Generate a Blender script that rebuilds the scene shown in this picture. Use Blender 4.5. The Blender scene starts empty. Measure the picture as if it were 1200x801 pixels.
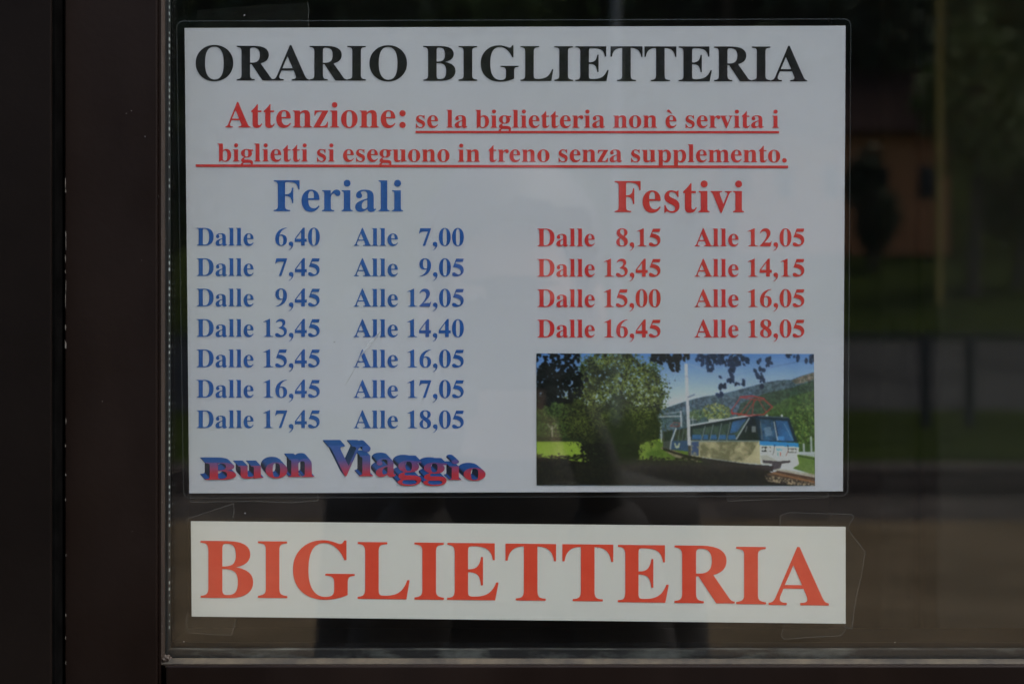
import bpy, bmesh, math, random
import numpy as np
from mathutils import Vector, Matrix, noise as mnoise

# ------------------------------------------------------------------ camera, sky, sun, exposure
SC = bpy.context.scene
COL = SC.collection
PX = 0.0003847          # metres on the glass per pixel of the photograph
D = 0.75                # camera to glass
EYE = 1.5               # camera above the platform; z = 0 is the camera's height
cam = bpy.data.cameras.new('camera'); cam.sensor_width = 36.0
cam.lens = 36.0 * D / (1200 * PX)
cam.clip_start = 0.01; cam.clip_end = 600
cob = bpy.data.objects.new('camera', cam); COL.objects.link(cob)
cob.location = (0, -D, 0); cob.rotation_euler = (math.radians(90), 0, 0)
SC.camera = cob
cam.dof.use_dof = True; cam.dof.focus_distance = D + 0.0125; cam.dof.aperture_fstop = 10

SUN_EL, SUN_AZ = math.radians(60), math.radians(118)      # a high veiled sun to the right, a little in front of the facade (azimuth 180 = straight ahead)
w = bpy.data.worlds.new('World'); SC.world = w; w.use_nodes = True
nt = w.node_tree
sky = nt.nodes.new('ShaderNodeTexSky'); sky.sky_type = 'NISHITA'; sky.sun_disc = False
sky.sun_elevation = SUN_EL; sky.sun_rotation = SUN_AZ
sky.air_density = 1.0; sky.dust_density = 4.0; sky.ozone_density = 1.0
bg = nt.nodes['Background']; bg.inputs['Strength'].default_value = 0.14
nt.links.new(sky.outputs[0], bg.inputs[0])
sl = bpy.data.lights.new('sun', 'SUN'); sl.energy = 0.9; sl.angle = math.radians(25); sl.color = (1.0, 0.96, 0.90)
so = bpy.data.objects.new('sun', sl); COL.objects.link(so)
# light comes from azimuth SUN_AZ (sky convention: rotation about z from +y, clockwise)
sd = Vector((math.sin(SUN_AZ) * math.cos(SUN_EL), math.cos(SUN_AZ) * math.cos(SUN_EL), math.sin(SUN_EL)))
so.rotation_euler = sd.to_track_quat('Z', 'Y').to_euler(); so.location = sd * 20
SC.view_settings.view_transform = 'Standard'; SC.view_settings.look = 'None'
SC.view_settings.exposure = 1.2; SC.view_settings.gamma = 1.0
SC.cycles.max_bounces = 10; SC.cycles.transparent_max_bounces = 24
rnd = random.Random(7)

# ------------------------------------------------------------------ helpers
def lin(c):
    return tuple(((v / 255) / 12.92 if v / 255 <= 0.04045 else ((v / 255 + 0.055) / 1.055) ** 2.4) for v in c)

def P(px, py, y=0.0):
    """photograph pixel -> point of the plane at depth y behind the outer glass"""
    k = PX * (D + y) / D
    return Vector(((px - 600) * k, y, (400.5 - py) * k))

def F(px, py, d):
    """a point d metres in front of the facade, for what the glass reflects"""
    k = PX * (D + d) / D
    return Vector(((px - 600) * k, -d, (400.5 - py) * k))

def link_mesh(name, me, mats, parent=None):
    o = bpy.data.objects.new(name, me); COL.objects.link(o)
    for m in (mats if isinstance(mats, (list, tuple)) else [mats]): me.materials.append(m)
    if parent: attach(o, parent)
    return o

def attach(o, parent):
    o.parent = parent
    if parent.type == 'EMPTY': o.matrix_parent_inverse = Matrix.Translation(-parent.location)

def mesh(name, verts, faces, mats, parent=None, smooth=False):
    me = bpy.data.meshes.new(name); me.from_pydata([tuple(v) for v in verts], [], faces); me.validate()
    if smooth:
        for p in me.polygons: p.use_smooth = True
    return link_mesh(name, me, mats, parent)

def from_bm(name, bm, mats, parent=None, smooth=False):
    me = bpy.data.meshes.new(name); bm.to_mesh(me); bm.free()
    if smooth:
        for p in me.polygons: p.use_smooth = True
    return link_mesh(name, me, mats, parent)

def box(bm, x0, x1, y0, y1, z0, z1, bevel=0.0, seg=2):
    b = bmesh.new()
    v = [b.verts.new(c) for c in ((x0,y0,z0),(x1,y0,z0),(x1,y1,z0),(x0,y1,z0),(x0,y0,z1),(x1,y0,z1),(x1,y1,z1),(x0,y1,z1))]
    for f in ((0,3,2,1),(4,5,6,7),(0,1,5,4),(1,2,6,5),(2,3,7,6),(3,0,4,7)): b.faces.new([v[i] for i in f])
    if bevel: bmesh.ops.bevel(b, geom=b.edges[:], offset=bevel, segments=seg, affect='EDGES', profile=0.6)
    merge(bm, b)

def merge(bm, b):
    me = bpy.data.meshes.new('tmp'); b.to_mesh(me); b.free(); bm.from_mesh(me); bpy.data.meshes.remove(me)

def prism(bm, poly, y0, y1, cap_back=True):
    """polygon of (x, z) pairs, extruded from y0 (front) to y1"""
    a = [bm.verts.new((x, y0, z)) for x, z in poly]; b = [bm.verts.new((x, y1, z)) for x, z in poly]
    bm.faces.new(a); n = len(poly)
    if cap_back: bm.faces.new(b[::-1])
    for i in range(n): bm.faces.new((a[i], b[i], b[(i+1) % n], a[(i+1) % n]))

def tube(bm, pts, r0, r1=None, n=8):
    r1 = r0 if r1 is None else r1
    rings = []
    for i, p in enumerate(pts):
        p = Vector(p); a = Vector(pts[max(i-1, 0)]); c = Vector(pts[min(i+1, len(pts)-1)])
        t = (c - a).normalized(); u = t.orthogonal().normalized(); v = t.cross(u)
        r = r0 + (r1 - r0) * i / max(1, len(pts) - 1)
        rings.append([bm.verts.new(p + (u * math.cos(2*math.pi*k/n) + v * math.sin(2*math.pi*k/n)) * r) for k in range(n)])
    for a, b in zip(rings, rings[1:]):
        for k in range(n): bm.faces.new((a[k], a[(k+1) % n], b[(k+1) % n], b[k]))
    bm.faces.new(rings[0][::-1]); bm.faces.new(rings[-1])

def thing(name, label, cat, loc=(0, 0, 0), group=None):
    o = bpy.data.objects.new(name, None); COL.objects.link(o); o.empty_display_size = 0.05
    o.location = loc
    tag(o, label, cat, group); return o

def tag(o, label, cat, group=None):
    o['label'] = label; o['category'] = cat
    if group: o['group'] = group
    return o

def struct(o, label=None, kind='structure'):
    o['kind'] = kind
    return o

# ------------------------------------------------------------------ materials
def new_mat(name):
    m = bpy.data.materials.new(name); m.use_nodes = True
    n = m.node_tree; n.nodes.clear()
    out = n.nodes.new('ShaderNodeOutputMaterial')
    return m, n, out

def noise_node(n, scale, detail=4, rough=0.6, stretch=None, coord='Object'):
    tc = n.nodes.new('ShaderNodeTexCoord'); t = n.nodes.new('ShaderNodeTexNoise')
    t.inputs['Scale'].default_value = scale; t.inputs['Detail'].default_value = detail; t.inputs['Roughness'].default_value = rough
    if stretch:
        mp = n.nodes.new('ShaderNodeMapping'); mp.inputs['Scale'].default_value = stretch
        n.links.new(tc.outputs[coord], mp.inputs[0]); n.links.new(mp.outputs[0], t.inputs['Vector'])
    else: n.links.new(tc.outputs[coord], t.inputs['Vector'])
    return t

def ramp(n, src, stops):
    r = n.nodes.new('ShaderNodeValToRGB'); e = r.color_ramp.elements
    while len(e) < len(stops): e.new(0.5)
    for k, (pos, c) in enumerate(stops):
        e[k].position = pos; e[k].color = (*c, 1) if not isinstance(c, float) else (c, c, c, 1)
    n.links.new(src, r.inputs[0]); return r

def mat(name, c0, c1=None, scale=20, rough=0.6, rough1=None, bump=0.0, spec=0.5, stretch=None, detail=4, bscale=None, lo=0.35, hi=0.65):
    """two-tone noisy Principled material"""
    m, n, out = new_mat(name)
    b = n.nodes.new('ShaderNodeBsdfPrincipled'); n.links.new(b.outputs[0], out.inputs[0])
    b.inputs['Specular IOR Level'].default_value = spec
    t = noise_node(n, scale, detail, stretch=stretch)
    n.links.new(ramp(n, t.outputs[0], [(lo, c0), (hi, c1 or c0)]).outputs[0], b.inputs['Base Color'])
    if rough1 is not None:
        t2 = noise_node(n, scale * 0.6, 5)
        n.links.new(ramp(n, t2.outputs[0], [(0.35, float(rough)), (0.68, float(rough1))]).outputs[0], b.inputs['Roughness'])
    else: b.inputs['Roughness'].default_value = rough
    if bump:
        t3 = noise_node(n, bscale or scale * 4, 6)
        bp = n.nodes.new('ShaderNodeBump'); bp.inputs['Strength'].default_value = bump; bp.inputs['Distance'].default_value = 0.001
        n.links.new(t3.outputs[0], bp.inputs['Height']); n.links.new(bp.outputs[0], b.inputs['Normal'])
    return m

def clear_mat(name, ior, tint=(1, 1, 1), rough=0.0, haze=0.0, haze_col=(0.8, 0.8, 0.8), specks=0.0, wrinkle=0.0, back=0.0):
    """thin clear sheet: mirror reflection on its front side, straight-through transmission, a trace of dust"""
    m, n, out = new_mat(name)
    L = n.links.new
    tr = n.nodes.new('ShaderNodeBsdfTransparent'); tr.inputs[0].default_value = (*tint, 1)
    gl = n.nodes.new('ShaderNodeBsdfGlossy'); gl.inputs['Roughness'].default_value = rough
    fr = n.nodes.new('ShaderNodeFresnel'); fr.inputs['IOR'].default_value = ior
    ge = n.nodes.new('ShaderNodeNewGeometry')
    inv = n.nodes.new('ShaderNodeMath'); inv.operation = 'SUBTRACT'; inv.inputs[0].default_value = 1; L(ge.outputs['Backfacing'], inv.inputs[1])
    mul0 = n.nodes.new('ShaderNodeMath'); mul0.operation = 'MULTIPLY'; L(fr.outputs[0], mul0.inputs[0]); L(inv.outputs[0], mul0.inputs[1])
    mul = n.nodes.new('ShaderNodeMath'); mul.operation = 'MULTIPLY_ADD'; L(ge.outputs['Backfacing'], mul.inputs[0]); mul.inputs[1].default_value = back; L(mul0.outputs[0], mul.inputs[2])
    if wrinkle:
        t = noise_node(n, 22, 2); bp = n.nodes.new('ShaderNodeBump'); bp.inputs['Strength'].default_value = wrinkle; bp.inputs['Distance'].default_value = 0.002
        L(t.outputs[0], bp.inputs['Height']); L(bp.outputs[0], gl.inputs['Normal']); L(bp.outputs[0], fr.inputs['Normal'])
    mx = n.nodes.new('ShaderNodeMixShader'); L(mul.outputs[0], mx.inputs[0]); L(tr.outputs[0], mx.inputs[1]); L(gl.outputs[0], mx.inputs[2])
    last = mx
    if haze or specks:
        df = n.nodes.new('ShaderNodeBsdfDiffuse'); df.inputs[0].default_value = (*haze_col, 1)
        t = noise_node(n, 9, 6, 0.7, stretch=(1, 1, 1.6))
        hz = ramp(n, t.outputs[0], [(0.35, float(haze * 0.4)), (0.7, float(haze))])
        fac = hz.outputs[0]
        if specks:
            tc = n.nodes.new('ShaderNodeTexCoord'); vo = n.nodes.new('ShaderNodeTexVoronoi'); vo.inputs['Scale'].default_value = 75
            L(tc.outputs['Object'], vo.inputs['Vector'])
            sp = n.nodes.new('ShaderNodeSeparateColor'); L(vo.outputs['Color'], sp.inputs[0])
            rad = n.nodes.new('ShaderNodeMapRange'); rad.inputs[1].default_value = 0.80; rad.inputs[2].default_value = 1.0; rad.inputs[3].default_value = 0.0; rad.inputs[4].default_value = 0.035
            L(sp.outputs[0], rad.inputs[0])
            lt = n.nodes.new('ShaderNodeMath'); lt.operation = 'LESS_THAN'; L(vo.outputs['Distance'], lt.inputs[0]); L(rad.outputs[0], lt.inputs[1])
            ml = n.nodes.new('ShaderNodeMath'); ml.operation = 'MULTIPLY'; ml.inputs[1].default_value = specks; L(lt.outputs[0], ml.inputs[0])
            ad = n.nodes.new('ShaderNodeMath'); ad.operation = 'ADD'; ad.use_clamp = True; L(ml.outputs[0], ad.inputs[0]); L(hz.outputs[0], ad.inputs[1]); fac = ad.outputs[0]
        m2 = n.nodes.new('ShaderNodeMixShader'); L(fac, m2.inputs[0]); L(mx.outputs[0], m2.inputs[1]); L(df.outputs[0], m2.inputs[2]); last = m2
    L(last.outputs[0], out.inputs[0])
    return m

M = {}
M['frame'] = mat('dark_brown_paint', (0.0045, 0.0021, 0.0015), (0.0125, 0.0078, 0.0060), 13, 0.40, 0.62, 0.12, 0.13, stretch=(1, 1, 0.35), bscale=160, lo=.28, hi=.74)
M['jamb'] = mat('jamb_paint', (0.0040, 0.0026, 0.0020), (0.0062, 0.0042, 0.0032), 9, 0.5, 0.65, 0.12, 0.09, bscale=160)
M['black'] = mat('black_rubber', (0.002, 0.002, 0.002), (0.004, 0.004, 0.004), 60, 0.9, spec=0.0)
M['bead'] = mat('dusty_bead', (0.014, 0.0115, 0.007), (0.058, 0.047, 0.028), 75, 0.75, bump=0.3, bscale=500, stretch=(1, 1, 1))
M['bead_side'] = mat('bead_side', (0.011, 0.006, 0.0028), (0.026, 0.015, 0.0075), 40, 0.6, bump=0.2, bscale=400, stretch=(1, 1, 0.25))
M['spacer'] = mat('spacer_grey', (0.006, 0.007, 0.008), (0.014, 0.017, 0.018), 120, 0.5, stretch=(1, 1, 0.3))
M['sealant'] = mat('sealant', (0.003, 0.0035, 0.003), (0.075, 0.08, 0.07), 150, 0.6, stretch=(0.3, 1, 1.0), bump=0.4, bscale=300, lo=.46, hi=.66)
M['dot'] = mat('perforation', (0.35, 0.42, 0.45), (0.5, 0.55, 0.55), 60, 0.5)
M['chip'] = mat('bare_metal_chip', (0.10, 0.095, 0.085), (0.24, 0.225, 0.2), 300, 0.6)
M['glass'] = clear_mat('window_glass', 1.55, (0.975, 0.985, 0.98), 0.0, haze=0.0015, specks=0.30, back=0.043)
M['glass_in'] = clear_mat('inner_glass', 1.52, (0.975, 0.985, 0.98), 0.002, back=0.043)
M['film'] = clear_mat('laminating_film', 1.36, (0.97, 0.97, 0.97), 0.06, haze=0.004, haze_col=(0.7, 0.75, 0.8), wrinkle=0.12)
M['crease'] = clear_mat('film_crease', 1.2, (1, 1, 1), 0.3, haze=0.55, haze_col=(0.88, 0.88, 0.88))  # white haze stands for the light caught along the fold
M['film_edge'] = clear_mat('film_edge', 1.5, (0.8, 0.8, 0.8), 0.2, haze=0.10, haze_col=(0.6, 0.65, 0.68))
M['tape'] = clear_mat('sticky_tape', 1.4, (0.95, 0.95, 0.94), 0.12, haze=0.016, haze_col=(0.75, 0.72, 0.66), wrinkle=0.25)
M['tape_edge'] = clear_mat('tape_edge', 1.5, (0.7, 0.7, 0.7), 0.3, haze=0.17, haze_col=(0.75, 0.74, 0.7))
def paper_mat(name, c):
    m, n, out = new_mat(name); L = n.links.new
    b = n.nodes.new('ShaderNodeBsdfPrincipled'); L(b.outputs[0], out.inputs[0]); b.inputs['Roughness'].default_value = 0.7; b.inputs['Specular IOR Level'].default_value = 0.2
    t = noise_node(n, 14, 5); r = ramp(n, t.outputs[0], [(0.3, tuple(v * 0.965 for v in c)), (0.7, c)])
    # a few dark specks of toner and dirt
    tc = n.nodes.new('ShaderNodeTexCoord'); vo = n.nodes.new('ShaderNodeTexVoronoi'); vo.inputs['Scale'].default_value = 60; L(tc.outputs['Object'], vo.inputs['Vector'])
    sp = n.nodes.new('ShaderNodeSeparateColor'); L(vo.outputs['Color'], sp.inputs[0])
    rad = n.nodes.new('ShaderNodeMapRange'); rad.inputs[1].default_value = 0.88; rad.inputs[2].default_value = 1.0; rad.inputs[3].default_value = 0.0; rad.inputs[4].default_value = 0.03; L(sp.outputs[1], rad.inputs[0])
    lt = n.nodes.new('ShaderNodeMath'); lt.operation = 'LESS_THAN'; L(vo.outputs['Distance'], lt.inputs[0]); L(rad.outputs[0], lt.inputs[1])
    mx = n.nodes.new('ShaderNodeMix'); mx.data_type = 'RGBA'; L(lt.outputs[0], mx.inputs[0]); L(r.outputs[0], mx.inputs[6]); mx.inputs[7].default_value = (0.16, 0.15, 0.14, 1)
    t2 = noise_node(n, 7, 1); bp = n.nodes.new('ShaderNodeBump'); bp.inputs['Strength'].default_value = 0.5; bp.inputs['Distance'].default_value = 0.004
    L(t2.outputs[0], bp.inputs['Height']); L(bp.outputs[0], b.inputs['Normal'])
    L(mx.outputs[2], b.inputs['Base Color']); return m
PW = (0.73, 0.745, 0.79)
M['paper'] = paper_mat('white_paper', PW)
M['strip'] = paper_mat('strip_paper', (0.88, 0.865, 0.79))
M['black_ink'] = mat('black_ink', (0.014, 0.014, 0.016), (0.022, 0.022, 0.024), 300, 0.7, spec=0.1)
M['red_ink'] = mat('red_ink', (0.72, 0.046, 0.044), (0.78, 0.058, 0.056), 260, 0.65, spec=0.15)
M['blue_ink'] = mat('blue_ink', (0.024, 0.118, 0.43), (0.036, 0.146, 0.48), 260, 0.65, spec=0.15)
M['orange_ink'] = mat('orange_red_ink', (0.90, 0.088, 0.042), (0.94, 0.105, 0.052), 180, 0.65, spec=0.15)

def attr_mat(name, rough=0.6):
    m, n, out = new_mat(name)
    b = n.nodes.new('ShaderNodeBsdfPrincipled'); n.links.new(b.outputs[0], out.inputs[0]); b.inputs['Roughness'].default_value = rough
    b.inputs['Specular IOR Level'].default_value = 0.2
    a = n.nodes.new('ShaderNodeAttribute'); a.attribute_name = 'ink'; n.links.new(a.outputs['Color'], b.inputs['Base Color'])
    return m
M['print'] = attr_mat('photo_print_ink', 0.55)
M['wordart_side'] = attr_mat('wordart_side_ink')
def wordart_face():
    m, n, out = new_mat('wordart_face_ink'); L = n.links.new
    b = n.nodes.new('ShaderNodeBsdfPrincipled'); L(b.outputs[0], out.inputs[0]); b.inputs['Roughness'].default_value = 0.6; b.inputs['Specular IOR Level'].default_value = 0.2
    g = n.nodes.new('ShaderNodeTexCoord'); s = n.nodes.new('ShaderNodeSeparateXYZ'); L(g.outputs['Object'], s.inputs[0])
    r = n.nodes.new('ShaderNodeMapRange'); r.inputs[1].default_value = P(0, 566, 0.0122).z; r.inputs[2].default_value = P(0, 520, 0.0122).z; L(s.outputs['Z'], r.inputs[0])
    c = ramp(n, r.outputs[0], [(0.0, (0.68, 0.045, 0.06)), (0.24, (0.62, 0.045, 0.075)), (0.43, (0.30, 0.08, 0.22)), (0.60, (0.10, 0.12, 0.42)), (1.0, (0.045, 0.14, 0.50))])
    L(c.outputs[0], b.inputs['Base Color']); return m
M['wordart_face'] = wordart_face()

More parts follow.
